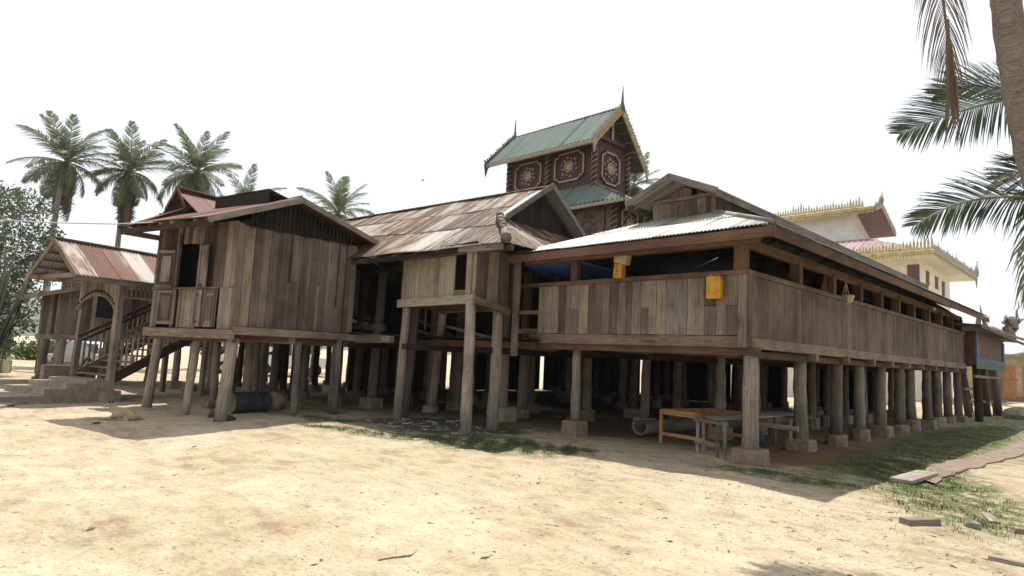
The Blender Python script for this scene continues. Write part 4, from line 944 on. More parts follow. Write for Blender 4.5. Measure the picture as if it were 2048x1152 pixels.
# raised shrine shed at the far right end
Sh = thing('painted_shed', 'small red-brown shed with blue trim on crossed stilts at the far right end', 'stilt shed', (-4.8, 30.5, 0))
sx0, sx1, sy0, sy1 = -6.4, -4.4, 28.1, 34.7
planks(Sh, (sx1, sy0), (sx1, sy1), 2.2, 3.3, .5, .03, nE, 'redbrown_board'); planks(Sh, (sx0, sy1), (sx1, sy1), 2.1, 3.2, .5, .03, (0, 1, 0), 'redbrown_board'); planks(Sh, (sx0, sy0), (sx1, sy0), 2.1, 3.3, .5, .03, nF, 'redbrown_board')
for (a, b, w, m) in (((sx1+.03, sy0, 2.28), (sx1+.03, sy1, 2.28), .14, 'blue_paint'), ((sx1+.03, sy0, 2.08), (sx1+.03, sy1, 2.08), .26, 'green_paint'), ((sx1+.03, sy0+.3, 2.2), (sx1+.03, sy0+.3, 3.35), .35, 'blue_paint'), ((sx1+.03, sy1-.3, 2.2), (sx1+.03, sy1-.3, 3.15), .45, 'blue_paint')): board(Sh, 'trim_board', a, b, w, .04, nE, m)
sheets(Sh, [(-3.9, 26.2, 3.42), (-3.9, 37.0, 3.28), (-6.8, 37.0, 3.6), (-6.8, 26.2, 3.7)], 'dark_tin', per=.12)
board(Sh, 'eave_board', (-3.88, 26.2, 3.36), (-3.88, 37.0, 3.22), .1, .04, nE, 'wood_bargeboard'); board(Sh, 'purlin_pole', (-4.1, 31.5, 3.48), (-3.7, 36.5, 3.38), .09, .07, nE, 'wood_beam')
for (p0, p1, r) in (((-4.5, 29.2, 0), (-4.5, 28.9, 2.1), .14), ((-5.9, 29.4, 0), (-5.9, 29.0, 2.1), .12), ((-4.75, 35.3, 0), (-4.7, 33.6, 2.1), .18), ((-5.0, 34.2, 0), (-4.9, 32.6, 2.1), .17), ((-6.0, 36.6, 0), (-5.9, 34.4, 2.1), .16), ((-5.2, 31.5, 0), (-5.2, 30.2, 2.1), .13)): post(Sh, 'post', p0, p1, r, r*.9, 'wood_dark', 10)
board(Sh, 'brace', (-4.35, 27.6, 1.66), (-4.35, 38, 1.62), .1, .06, nE, 'wood_beam'); board(Sh, 'brace', (-5.0, 29.5, 1.16), (-4.9, 31.4, 1.18), .1, .06, nE, 'wood_beam'); board(Sh, 'brace', (-5.2, 31.2, .62), (-4.6, 36.6, .60), .1, .06, nE, 'wood_beam')
# ================================================================== WHITE MONASTERY (far right)
Wm = thing('white_monastery', 'cream two-tier monastery with pink tin roofs and gilded crested eaves, beyond the dining hall', 'monastery', (-16, 54, 0))
A = V(-9.28, 46.83, 9.66)
wx, wy_, = -10.45, 48.0
planks(Wm, (-25, wy_), (wx-.005, wy_), 0, 9.5, 20, .2, nF, 'cream_plaster', gap=.012, rel=0, zj=0, name='wall')
wend = 57.6
planks(Wm, (wx, wy_), (wx, wend), 0, 9.5, 20, .2, nE, 'cream_plaster', gap=.012, rel=0, zj=0, name='wall')
for (x, y0_, y1_, pl) in ((1827, 533, 562, 'F'), (1855, 546, 566, 'E'), (1873, 557, 575, 'E'), (1886.5, 567, 595, 'E')):
    p = atY(x, (y0_+y1_)/2, wy_) if pl == 'F' else atX(x, (y0_+y1_)/2, wx); h = (y1_-y0_)/F*np.linalg.norm(p-EYE)*.95
    w_ = .55 if pl == 'F' else .75; d = V(1, 0, 0) if pl == 'F' else V(0, 1, 0); n_ = V(*(nF if pl == 'F' else nE))
    fr = mkw('window', *obox(p+n_*.0, d, n_, (0, 0, 1), w_+.15, .1, h+.15), 'window_brown', Wm)
    for s in (-1, 1): mkw('pane', *obox(p+n_*.03+d*s*w_*.25, d, n_, (0, 0, 1), w_*.36, .1, h*.85), 'glass_dark' if s > 0 else 'window_brown', fr)
ex0 = -25
mkw('soffit', *obox(((ex0+A[0])/2, (A[1]+61)/2, A[2]-.28), (1, 0, 0), (0, 1, 0), (0, 0, 1), A[0]-ex0, 61-A[1], .08), 'white_plaster', Wm)
uc = V(-14.2, 50.4, 11.5)
sheets(Wm, [(ex0, A[1], A[2]), A, uc, (ex0, uc[1], uc[2])], 'pink_tin', w=1.2, per=.4, amp=.03, spp=4)
sheets(Wm, [A, (A[0], 61, A[2]), (uc[0], 57, uc[2]), uc], 'pink_tin', w=1.2, per=.4, amp=.03, spp=4)
board(Wm, 'gilded_fascia', (ex0, A[1]-.03, A[2]-.08), (A[0]+.05, A[1]-.03, A[2]-.08), .24, .08, nF, 'gold_leaf')
board(Wm, 'gilded_fascia', (A[0]+.03, A[1], A[2]-.08), (A[0]+.03, 61.0, A[2]-.08), .26, .08, nE, 'old_gold')
pk = lambda t: 1+1.0*max(0, 1-abs(t-.5)*9)+1.3*max(0, 1-(1-t)*8)+.9*max(0, 1-abs(t-.25)*12)
crest(Wm, (ex0, A[1], A[2]+.15), (A[0], A[1], A[2]+.15), (0, 0, 1), (0, 1, 0), .46, 'gold_leaf', .2, .08, .12, peak=pk)
crest(Wm, (A[0], A[1], A[2]+.15), (A[0], 61, A[2]+.15), (0, 0, 1), (1, 0, 0), .42, 'old_gold', .3, .08, .12, peak=lambda t: 1+1.3*(int(t*47) % 9 == 4))
crest(Wm, (ex0, A[1], A[2]-.22), (A[0], A[1], A[2]-.22), (0, 0, -1), (0, 1, 0), .22, 'gold_leaf', .2, .05, .05)
crest(Wm, (A[0], A[1], A[2]-.22), (A[0], 61, A[2]-.22), (0, 0, -1), (1, 0, 0), .22, 'old_gold', .25, .05, .05)
def horn(p, d, h=1.1):
    p = np.array(p, float); d = np.array(d, float); tube(Wm, 'corner_horn', [p, p+d*.15+V(0, 0, h*.3), p+d*.22+V(0, 0, h*.6), p+d*.55+V(0, 0, h*1.0), p+d*.9+V(0, 0, h*1.1)], [.14, .2, .11, .06, .015], 'old_gold', 6)
horn((A[0], 61, A[2]), (0, 1, 0), 1.3)
tube(Wm, 'drop_finial', [(A[0], 61, A[2]-.1), (A[0], 61, A[2]-.9)], [.1, .02], 'old_gold', 6)
# upper tier
B0 = atD(1722, 417, 47); bx, by, bz = B0
planks(Wm, (-24, by+.9), (bx-.9, by+.9), 11, bz+.0, 20, .2, nF, 'white_plaster', gap=.012, rel=0, zj=0, name='wall')
planks(Wm, (bx-.9, by+.9), (bx-.9, by+7.6), 11, lambda s: bz+.2+1.2*(1-abs(s-2.6)/5), 20, .2, nE, 'white_plaster', gap=.012, rel=0, zj=0, name='wall')
yf, yk, yb = by, by+3.2, by+8.2
pf, pk2, pb = V(bx+.9, yf, bz-.05), atX(1761, 409, bx+.9), atX(1790, 468, bx+.9)
for (e, s) in ((pf, 1), (pb, 0)):
    pts = [e, e+V(-10, 0, 0), pk2+V(-10, 0, 0), pk2]
    sheets(Wm, [pts[1], pts[0], pts[3], pts[2]], 'pink_tin', w=1.2, per=.4, amp=.03)
    u_ = pk2-e; board(Wm, 'gilded_barge', e+V(.05, 0, -.08), pk2+V(.05, 0, -.08), .34, .08, nE, 'old_gold')
    crest(Wm, e+V(.05, 0, .1), pk2+V(.05, 0, .1), (0, 0, 1), (1, 0, 0), .4, 'old_gold', .3, .08, .1)
    [board(Wm, 'soffit_rafter', e*(1-q_)+pk2*q_+V(0, 0, -.27), e*(1-q_)+pk2*q_+V(-1.7, 0, -.27), .08, .08, nE, 'wood_deep') for q_ in (.1, .35, .6, .85)]; poly(Wm, 'soffit', [e+V(0, 0, -.2), pk2+V(0, 0, -.2), pk2+V(-1.8, 0, -.2), e+V(-1.8, 0, -.2)], .04, 'pink_soffit')
board(Wm, 'gilded_fascia', (-24, yf-.04, bz-.05), (bx+.9, yf-.04, bz-.05), .26, .08, nF, 'gold_leaf')
crest(Wm, (-24, yf-.04, bz+.2), (bx+.2, yf-.04, bz+.2), (0, 0, 1), (0, 1, 0), .42, 'gold_leaf', .2, .08, .12, peak=lambda t: 1+1.2*max(0, 1-abs(t-.52)*10)+.8*max(0, 1-abs(t-.95)*10)+.5*max(0, 1-abs(t-.76)*14))
crest(Wm, (-24, yf-.04, bz-.25), (bx+.9, yf-.04, bz-.25), (0, 0, -1), (0, 1, 0), .2, 'gold_leaf', .2, .05, .05)
horn(pk2+V(.05, 0, .1), (0, .5, 0), .9)
# lower pale wing seen between the hall's columns
mkw('plinth_wall', *obox((-14.5, 38, 1.3), (1, 0, 0), (0, 1, 0), (0, 0, 1), 9.5, .3, 2.9), 'white_plaster', Wm)
# ================================================================== YELLOW BUILDING (right edge)
Yb = thing('yellow_building', 'low stained cream building with orange doors and a grey roof at the right edge', 'building', (-2, 64, 0))
yy = 62
planks(Yb, (-11, yy), (8, yy), -.2, 3.35, 40, .25, nF, 'stained_plaster', gap=.012, rel=0, zj=0, name='wall')
mkw('flat_roof', *obox((-1.5, yy+4, 3.45), (1, 0, 0), (0, 1, 0), (0, 0, 1), 20, 9.4, .22), 'concrete', Yb)
for xp in (2016, 2062):
    p = atY(xp, 757, yy-.1); mkw('door', *obox((p[0], yy-.05, 1.35), (1, 0, 0), (0, 1, 0), (0, 0, 1), .95, .12, 2.6), 'orange_door', Yb)
v, f = tubev([(x, yy+5, 3.5+1.7*math.sin(math.pi*(x+8)/16)) for x in np.linspace(-8, 8, 17)], [.22]*17, 6); mkw('arched_roof_edge', v, f, 'concrete', Yb, True)
planks(Yb, (-11, yy-.02), (8, yy-.02), -.2, .35, 40, .3, nF, 'concrete', gap=.012, rel=0, zj=0, name='plinth')
# ================================================================== GATE PAVILION (left edge)
Gp = thing('cream_gatehouse', 'small cream pavilion with flat roof at the left edge of the yard', 'pavilion', atZ(5, 745))
g0 = atZ(10, 742, 0)
mkw('flat_roof', *obox((g0[0], g0[1]-.6, 2.02-.55), (1, 0, 0), (0, 1, 0), (0, 0, 1), 1.6, 1.5, .12), 'cream_plaster', Gp)
mkw('pillar', *obox((g0[0]+.3, g0[1]-.02, .7), (1, 0, 0), (0, 1, 0), (0, 0, 1), .25, .25, 1.5), 'cream_plaster', Gp)
mkw('pillar', *obox((g0[0]+.3, g0[1]-1.2, .7), (1, 0, 0), (0, 1, 0), (0, 0, 1), .25, .25, 1.5), 'cream_plaster', Gp)
mkw('wall', *obox((g0[0]-.5, g0[1]-.6, .7), (1, 0, 0), (0, 1, 0), (0, 0, 1), .1, 1.4, 1.5), 'stained_plaster', Gp); mkw('low_wall', *obox((g0[0]+.35, g0[1]-.6, .2), (1, 0, 0), (0, 1, 0), (0, 0, 1), .12, 1.5, .5), 'concrete', Gp)
# ================================================================== PALMS
def leaflets(path, upn, n, ll, w, mode='green', seed=0, hang=.35, fwd=.55, t0=.12, vee=.25, side=None):
    """leaflet strips along a rachis given as points; returns verts, faces"""
    r = random.Random(seed); path = [np.array(p, float) for p in path]; cum = [0]
    for a, b in zip(path, path[1:]): cum.append(cum[-1]+np.linalg.norm(b-a))
    L = cum[-1]; vs, fs = [], []
    def at(t):
        s = t*L
        for i in range(len(cum)-1):
            if s <= cum[i+1]+1e-9: k = (s-cum[i])/(cum[i+1]-cum[i]); return path[i]*(1-k)+path[i+1]*k, nrmz(path[i+1]-path[i])
        return path[-1], nrmz(path[-1]-path[-2])
    for i in range(n):
        t = t0+(1-t0)*(i+.5)/n; p, d = at(t)
        s = nrmz(np.cross(d, upn)) if abs(d@np.array(upn)) < .97 else V(1, 0, 0); nn_ = np.cross(s, d)
        prof = (math.sin(math.pi*min(1, (t*.9+.08)))**.6)*(1-.25*t)
        for sg in (-1, 1):
            if r.random() < .05: continue
            l = ll*prof*r.uniform(.82, 1.1); fw_ = fwd+.5*t*t+r.uniform(-.08, .08); h = hang*r.uniform(.6, 1.4)
            di = nrmz(s*sg+d*fw_+nn_*vee); wv = nrmz(np.cross(di, nn_))*w*r.uniform(.8, 1.1)
            o = len(vs); a = p; b = p+di*l*.45+V(0, 0, -h*l*.16); c = p+di*l*.78+V(0, 0, -h*l*.5); e = p+di*l*(.98)+V(0, 0, -h*l*.95)
            vs += [a-wv*.3, a+wv*.3, b-wv*.5, b+wv*.5, c-wv*.35, c+wv*.35, e]
            fs += [(o, o+1, o+3, o+2), (o+2, o+3, o+5, o+4), (o+4, o+5, o+6)]
    return vs, fs
def frond_path(L, droop, start=0., n=9):
    p = V(0, 0, 0); out = [p]; 
    for i in range(n):
        a = start-droop*((i+.5)/n)**1.2; p = p+V(math.cos(a), 0, math.sin(a))*L/n; out.append(p)
    return out
FM = {}
def frond_meshes():
    for k, (dr, hang) in enumerate(((.55, .4), (.8, .6), (1.05, .8), (1.25, 1.0))):
        pa = frond_path(1., dr); v, f = leaflets(pa, (0, 0, 1), 46, .27, .017, seed=k, hang=hang, fwd=.6)
        r, rf = tubev(pa, [.014-.0011*i for i in range(10)], 4)
        me = bpy.data.meshes.new('frond'); o = len(v); v = list(v)+list(r); f = list(f)+[tuple(i+o for i in q_) for q_ in rf]
        me.from_pydata([tuple(x) for x in v], [], f); me.materials.append(MATS['palm_leaf']); me.materials.append(MATS['palm_rib'])
        for p_ in me.polygons: p_.material_index = 1 if p_.vertices[0] >= o else 0
        FM[k] = me
    pa = frond_path(1., .5); v, f = leaflets(pa, (0, 0, 1), 30, .22, .032, seed=9, hang=1.3, fwd=1.0, vee=0); r, rf = tubev(pa, [.014-.0011*i for i in range(10)], 4); o = len(v)
    me = bpy.data.meshes.new('dead_frond'); me.from_pydata([tuple(x) for x in list(v)+list(r)], [], list(f)+[tuple(i+o for i in q_) for q_ in rf]); me.materials.append(MATS['palm_dead']); FM['dead'] = me
frond_meshes()
def palm(label, bp, cp, Lf, nf, ndead=4, tr=.17, seed=1, lo=-50, group='tall coconut palms behind the monastery'):
    r = random.Random(seed); bp = np.array(bp, float); cp = np.array(cp, float); t = thing('coconut_palm', label, 'palm', bp, group)
    path = []; 
    for i in range(9):
        k = i/8; p = bp*(1-k)+cp*k; p[:2] += nrmz(V(rt[0], rt[1]))*math.sin(k*math.pi)*.35*r.choice((-.6, .6)) if False else 0; p = p+rt*math.sin(k*math.pi*.9)*(-.25); path.append(p)
    tube(t, 'trunk', path, [tr*1.5]+[tr*(1.05-.35*i/8) for i in range(1, 9)], 'bark', 9, .06)
    for i in range(nf):
        az = i*2.39996+r.uniform(-.25, .25); k = i/(nf-1); el = math.radians(80-(82-lo)*k**.95+r.uniform(-11, 11)); m = FM[min(3, int(k*3.2+r.uniform(0, .8)))]
        s = Lf*r.uniform(.85, 1.1)*(.8+.2*math.sin(math.pi*min(1, k+.25)))
        Mx = Matrix.Translation(Vector(cp)) @ Matrix.Rotation(az, 4, 'Z') @ Matrix.Rotation(-el, 4, 'Y') @ Matrix.Rotation(r.uniform(-.4, .4), 4, 'X') @ Matrix.Scale(s, 4)
        link(bpy.data.objects.new('frond', m), Mx, t)
    for i in range(ndead):
        az = r.uniform(0, 6.28); el = math.radians(r.uniform(-84, -66)); Mx = Matrix.Translation(Vector(cp)+Vector((0, 0, -.15))) @ Matrix.Rotation(az, 4, 'Z') @ Matrix.Rotation(-el, 4, 'Y') @ Matrix.Scale(Lf*r.uniform(.8, 1.15), 4)
        link(bpy.data.objects.new('dead_frond', FM['dead']), Mx, t)
    B = [([cp+V(math.cos(a), math.sin(a), 0)*.22+V(0, 0, -.25-.12*(j % 2))+V(*u)*.13 for u in ((1, 0, 0), (0, 1, 0), (-1, 0, 0), (0, -1, 0), (0, 0, 1.2), (0, 0, -1.2))], [(0, 1, 4), (1, 2, 4), (2, 3, 4), (3, 0, 4), (1, 0, 5), (2, 1, 5), (3, 2, 5), (0, 3, 5)]) for j, a in enumerate(np.linspace(0, 6.28, 8)[:-1])]
    v, f = joined(B); mkw('coconuts', v, f, 'bush_leaf', t)
    return t
palm('leftmost tall coconut palm, its bare trunk standing in front of the hills', atZ(82, 745), atD(133, 325, 33), 2.75, 30, 6, .155, 3)
palm('second coconut palm from the left, hung with brown dead fronds', atD(225, 690, 35), atD(258, 345, 35), 2.8, 30, 11, .155, 14)
palm('third coconut palm from the left, rising over the small red gable', atD(400, 680, 36), atD(395, 345, 36), 2.9, 32, 4, .155, 25)
palm('coconut palm peeping low over the left hut roof', atD(500, 680, 40), atD(492, 408, 40), 2.6, 18, 1, .18, 36)
palm('coconut palm between the hut ridge and the rusty roof', atD(676, 680, 42), atD(676, 425, 42), 2.9, 20, 0, .18, 47, -10)
palm('coconut palm half hidden behind the tower', atD(1272, 700, 34), atD(1268, 372, 34), 1.9, 20, 1, .18, 58, -40)
# near palm: trunk in view at the top right
NP = thing('near_palm', 'near leaning palm trunk at the top right with one withered frond hanging', 'palm', atZ(2300, 1020))
path = [V(-.25, 8.0, 0), V(-.42, 7.75, 1.3)]+[atD(*p) for p in ((2098, 420, 6.5), (2062, 300, 6.5), (2036, 170, 6.5), (2018, 60, 6.5), (2006, -60, 6.5), (1985, -200, 6.8), (1950, -340, 7.3), (1890, -480, 8.0))]
v, f = [], []
pp = []; rr_ = []
for i in range(len(path)-1):
    for k in range(8): pp.append(path[i]*(1-k/8)+path[i+1]*k/8); rr_.append(.158-.0006*len(pp)+(.006 if k % 4 == 0 else 0)+R(-.003, .003))
tube(NP, 'trunk', pp, rr_, 'bark', 16, .015)
cr = path[-1]
for i in range(9):
    k = .2+.8*i/8; Mx = Matrix.Translation(Vector(cr)) @ Matrix.Rotation(i*2.4, 4, 'Z') @ Matrix.Rotation(-math.radians(80-62*k), 4, 'Y') @ Matrix.Scale(4.1, 4); link(bpy.data.objects.new('frond', FM[min(3, int(k*4))]), Mx, NP)
def near_frond(par, pts, dep, ll, n, w, mat, seed, upn=(0, 0, 1), name='frond', hang=.3, fwd=.5, vee=.15, t0=.1, sub=4):
    P3 = [atD(x, y, d) for (x, y), d in zip(pts, dep)]; path = []
    for i in range(len(P3)-1):
        a = P3[max(0, i-1)]; b = P3[i]; c = P3[i+1]; d = P3[min(len(P3)-1, i+2)]
        for k in range(sub):
            t = k/sub; path.append(.5*((2*b)+(-a+c)*t+(2*a-5*b+4*c-d)*t*t+(-a+3*b-3*c+d)*t**3))
    path.append(P3[-1]); v, f = leaflets(path, upn, n, ll, w, seed=seed, hang=hang, fwd=fwd, vee=vee, t0=t0); fr = mkw(name, v, f, mat, par)
    rv, rf = tubev(path, [.022*(1-.8*i/len(path)) for i in range(len(path))], 5); mkw('rib', rv, rf, 'palm_rib' if mat != 'palm_dead' else mat, fr, True)
fwh = nrmz(V(-fw[0], -fw[1], 0))
near_frond(NP, [(1868, -240), (1880, -60), (1893, 60), (1898, 150)], [6.8, 6.6, 6.5, 6.5], .62, 50, .013, 'palm_dead', 5, tuple(fwh), 'dead_frond', hang=.9, fwd=1.5, vee=0)
near_frond(NP, [(1893, 40), (1900, 120), (1900, 200)], [6.5, 6.5, 6.5], .42, 44, .02, 'palm_dead', 6, tuple(fwh), 'dead_frond', hang=1.2, fwd=5, vee=0)
NP2 = thing('leaning_palm_crown', 'green palm crown reaching in from beyond the right edge', 'palm', atZ(2600, 1000))
cc2 = atD(2190, 260, 7.4)
tube(NP2, 'trunk', [V(1.3, 9.6, 0), V(1.1, 9.5, 2), (cc2+V(1.0, 9.3, 2.3))/2+V(0, 0, .3), cc2], [.2, .17, .15, .13], 'bark', 12)
u1 = tuple(nrmz(V(0, 0, 1)-fwh*-.9))
u1 = tuple(nrmz(V(0, 0, .5)+fwh*.85)); 
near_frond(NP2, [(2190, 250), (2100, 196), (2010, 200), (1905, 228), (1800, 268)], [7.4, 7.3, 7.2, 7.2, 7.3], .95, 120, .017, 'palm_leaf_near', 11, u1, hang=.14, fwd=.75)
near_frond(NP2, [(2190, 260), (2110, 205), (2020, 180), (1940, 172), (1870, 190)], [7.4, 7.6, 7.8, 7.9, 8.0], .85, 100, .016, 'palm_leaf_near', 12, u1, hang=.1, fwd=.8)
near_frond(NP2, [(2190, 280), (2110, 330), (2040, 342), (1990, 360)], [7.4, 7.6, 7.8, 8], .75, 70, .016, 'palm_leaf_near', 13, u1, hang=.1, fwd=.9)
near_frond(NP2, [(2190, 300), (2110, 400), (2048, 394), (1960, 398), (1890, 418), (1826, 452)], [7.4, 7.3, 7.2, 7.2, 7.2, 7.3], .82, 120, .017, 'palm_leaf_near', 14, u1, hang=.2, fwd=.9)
for i in range(12):
    Mx = Matrix.Translation(Vector(cc2)) @ Matrix.Rotation(-.9+i*.26, 4, 'Z') @ Matrix.Rotation(-math.radians(60-(i % 4)*25), 4, 'Y') @ Matrix.Scale(2.8, 4); link(bpy.data.objects.new('frond', FM[i % 4]), Mx, NP2)
# ================================================================== LEAFY TREES AND BUSHES
def leafcloud(lobes, n, size, rg, flat=.6):
    vs = []; tot = sum(r**2 for c, r in lobes)
    cs = []
    for c, r in lobes:
        m = int(n*r*r/tot); 
        ncl = max(4, int(m/14)); d = rg.normal(size=(ncl, 3)); d /= np.linalg.norm(d, axis=1)[:, None]; cl = np.array(c)+d*r*(rg.uniform(.45, 1.05, (ncl, 1)))*np.array([1, 1, .9])
        cs.append(cl[rg.integers(0, ncl, m)]+rg.normal(0, r*.13, (m, 3)))
    p = np.concatenate(cs); m = len(p); a = rg.normal(size=(m, 3)); a /= np.linalg.norm(a, axis=1)[:, None]; b = rg.normal(size=(m, 3)); b[:, 2] *= flat; b = np.cross(a, b); b /= np.linalg.norm(b, axis=1)[:, None]
    s = size*rg.uniform(.6, 1.3, (m, 1)); q4 = np.stack([p-a*s, p+b*s*.42, p+a*s, p-b*s*.42], 1).reshape(-1, 3); f = np.arange(4*m).reshape(-1, 4)
    return q4, f
def fastmesh(name, v, f, mat, par=None):
    v = np.asarray(v, float); c = V((v[:, 0].min()+v[:, 0].max())/2, (v[:, 1].min()+v[:, 1].max())/2, v[:, 2].min()); k = f.shape[1]
    me = bpy.data.meshes.new(name); me.vertices.add(len(v)); me.vertices.foreach_set('co', (v-c).ravel()); me.loops.add(f.size); me.loops.foreach_set('vertex_index', f.ravel().astype(np.int32)); me.polygons.add(len(f)); me.polygons.foreach_set('loop_start', np.arange(0, f.size, k, dtype=np.int32)); me.polygons.foreach_set('loop_total', np.full(len(f), k, dtype=np.int32)); me.update(calc_edges=True); me.materials.append(MATS[mat])
    return link(bpy.data.objects.new(name, me), Matrix.Translation(Vector(c)), par)
def tree(name, label, cat, root, lobes, n, size, tr, leafmat='tree_leaf', seed=1, group=None):
    rg = np.random.default_rng(seed); t = thing(name, label, cat, root, group); root = np.array(root, float); cz = min(c[2] for c, r in lobes); fork = np.array([root[0], root[1], root[2]+(cz-root[2])*.6])
    tube(t, 'trunk', [root, (root+fork)/2+V(R(-.1, .1), R(-.1, .1), 0), fork], [tr*1.25, tr, tr*.85], 'bark_shaded', 9, .08)
    for c, r in lobes:
        c = np.array(c, float); m = (fork+c)/2+V(R(-.2, .2), R(-.2, .2), R(0, .3))*r; tube(t, 'limb', [fork, m, m*.3+c*.7], [tr*.5, tr*.25, tr*.06], 'bark_shaded', 6, .05)
        for k in range(4): d = nrmz(V(*rg.normal(size=3)))*r*.8; tube(t, 'limb', [m+(c-m)*.5, c+d*.8], [tr*.12, tr*.03], 'bark_shaded', 4)
    v, f = leafcloud(lobes, n, size, rg); fastmesh('crown', v, f, leafmat, t); return t
lob = []
for (x, y, r_, d) in ((60, 415, 42, 25), (12, 415, 52, 25.5), (88, 470, 32, 24.6), (30, 490, 62, 24.5), (-40, 520, 90, 26), (72, 540, 38, 24.3), (20, 580, 60, 24.5), (58, 610, 34, 24), (25, 645, 36, 24), (-15, 690, 45, 24), (8, 670, 34, 23.8), (-30, 600, 60, 24), (-50, 640, 70, 25), (-60, 400, 70, 26), (84, 505, 24, 24)): lob.append((atD(x, y, d), r_/F*d))
tree('broadleaf_tree', 'dark broadleaf tree filling the left edge of the picture', 'tree', atZ(-35, 778), lob, 13500, .085, .13, seed=5)
for i, (x, y, d, r_, lab) in enumerate(((75, 705, 38, 28, 'pale green bush between the gatehouse and the leftmost palm trunk'), (110, 712, 40, 22, 'round bush just right of the leftmost palm trunk'), (45, 715, 45, 24, 'low bush behind the cream gatehouse'))):
    c = atD(x, y, d); tree('bush', lab, 'bush', (c[0], c[1], 0), [(c+V(R(-.4, .4), R(-.4, .4), R(-.2, .3)), r_/F*d) for k in range(3)], 1800, .12, .05, 'bush_leaf', 20+i, 'bushes at the far side of the yard')
k = 0
for (x, y, d, r_, lab) in ((165, 700, 95, 26, 'distant hazy tree seen between the porch posts'), (190, 690, 105, 24, 'distant hazy tree seen just right of the porch arch'), (140, 705, 110, 22, 'distant hazy tree seen left of the porch arch'), (480, 690, 62, 30, 'green tree glimpsed behind the white car under the hut'), (540, 692, 66, 30, 'green tree glimpsed just behind the white off-road car'), (610, 700, 64, 24, 'green tree glimpsed right of the white off-road car'), (420, 700, 60, 24, 'green tree glimpsed under the left end of the hut')):
    k += 1; c = atD(x, y, d); rr0 = r_/F*d; tree('far_tree', lab, 'tree', (c[0], c[1], -.5), [(c+V(R(-1, 1), R(-1, 1), R(-.5, .8))*rr0*.6, rr0*.75) for _ in range(4)], 1500, rr0*.13, .15, 'tree_leaf' if k < 4 else 'bush_leaf', 40+k, 'far trees at the edge of the compound')
v, f = [], []
# gnarled climber-wrapped dead tree at far right
Gt = thing('gnarled_dead_tree', 'twisted bare tree wrapped in shaggy creeper behind the painted shed', 'tree', atZ(1985, 800)*V(1, 1, 0)*.66)
dd = 40
g_ = lambda pts: [atD(x, y, dd) for x, y in pts]
tube(Gt, 'trunk', g_([(1990, 800), (1988, 730), (1985, 690), (1975, 672)]), [.5, .45, .4, .35], 'bark', 8, .1)
tube(Gt, 'limb', g_([(1962, 660), (1985, 662), (2000, 672), (2018, 670), (2026, 655), (2028, 642), (2022, 636)]), [.2, .35, .4, .42, .35, .28, .2], 'bark', 8, .25)
tube(Gt, 'limb', g_([(2018, 672), (2012, 655), (2016, 643), (2026, 640), (2034, 645), (2046, 638)]), [.35, .25, .3, .28, .15, .05], 'bark', 8, .25)
tube(Gt, 'limb', g_([(2026, 645), (2034, 633), (2033, 622), (2038, 615), (2036, 602)]), [.12, .08, .05, .04, .02], 'bark', 5, .1)
tube(Gt, 'limb', g_([(1968, 672), (1971, 655), (1969, 645), (1963, 630), (1960, 610)]), [.3, .2, .12, .07, .02], 'bark', 6, .1)
tube(Gt, 'limb', g_([(1955, 668), (1957, 640), (1954, 622)]), [.22, .14, .02], 'bark', 6, .1)
rg = np.random.default_rng(77); lb = [(p, .35) for p in g_([(1985, 664), (2000, 674), (2014, 672), (2024, 662), (2028, 648), (2014, 650), (2020, 641)])]
v, f = leafcloud(lb, 900, .09, rg); fastmesh('creeper', v, f, 'palm_dead', Gt)
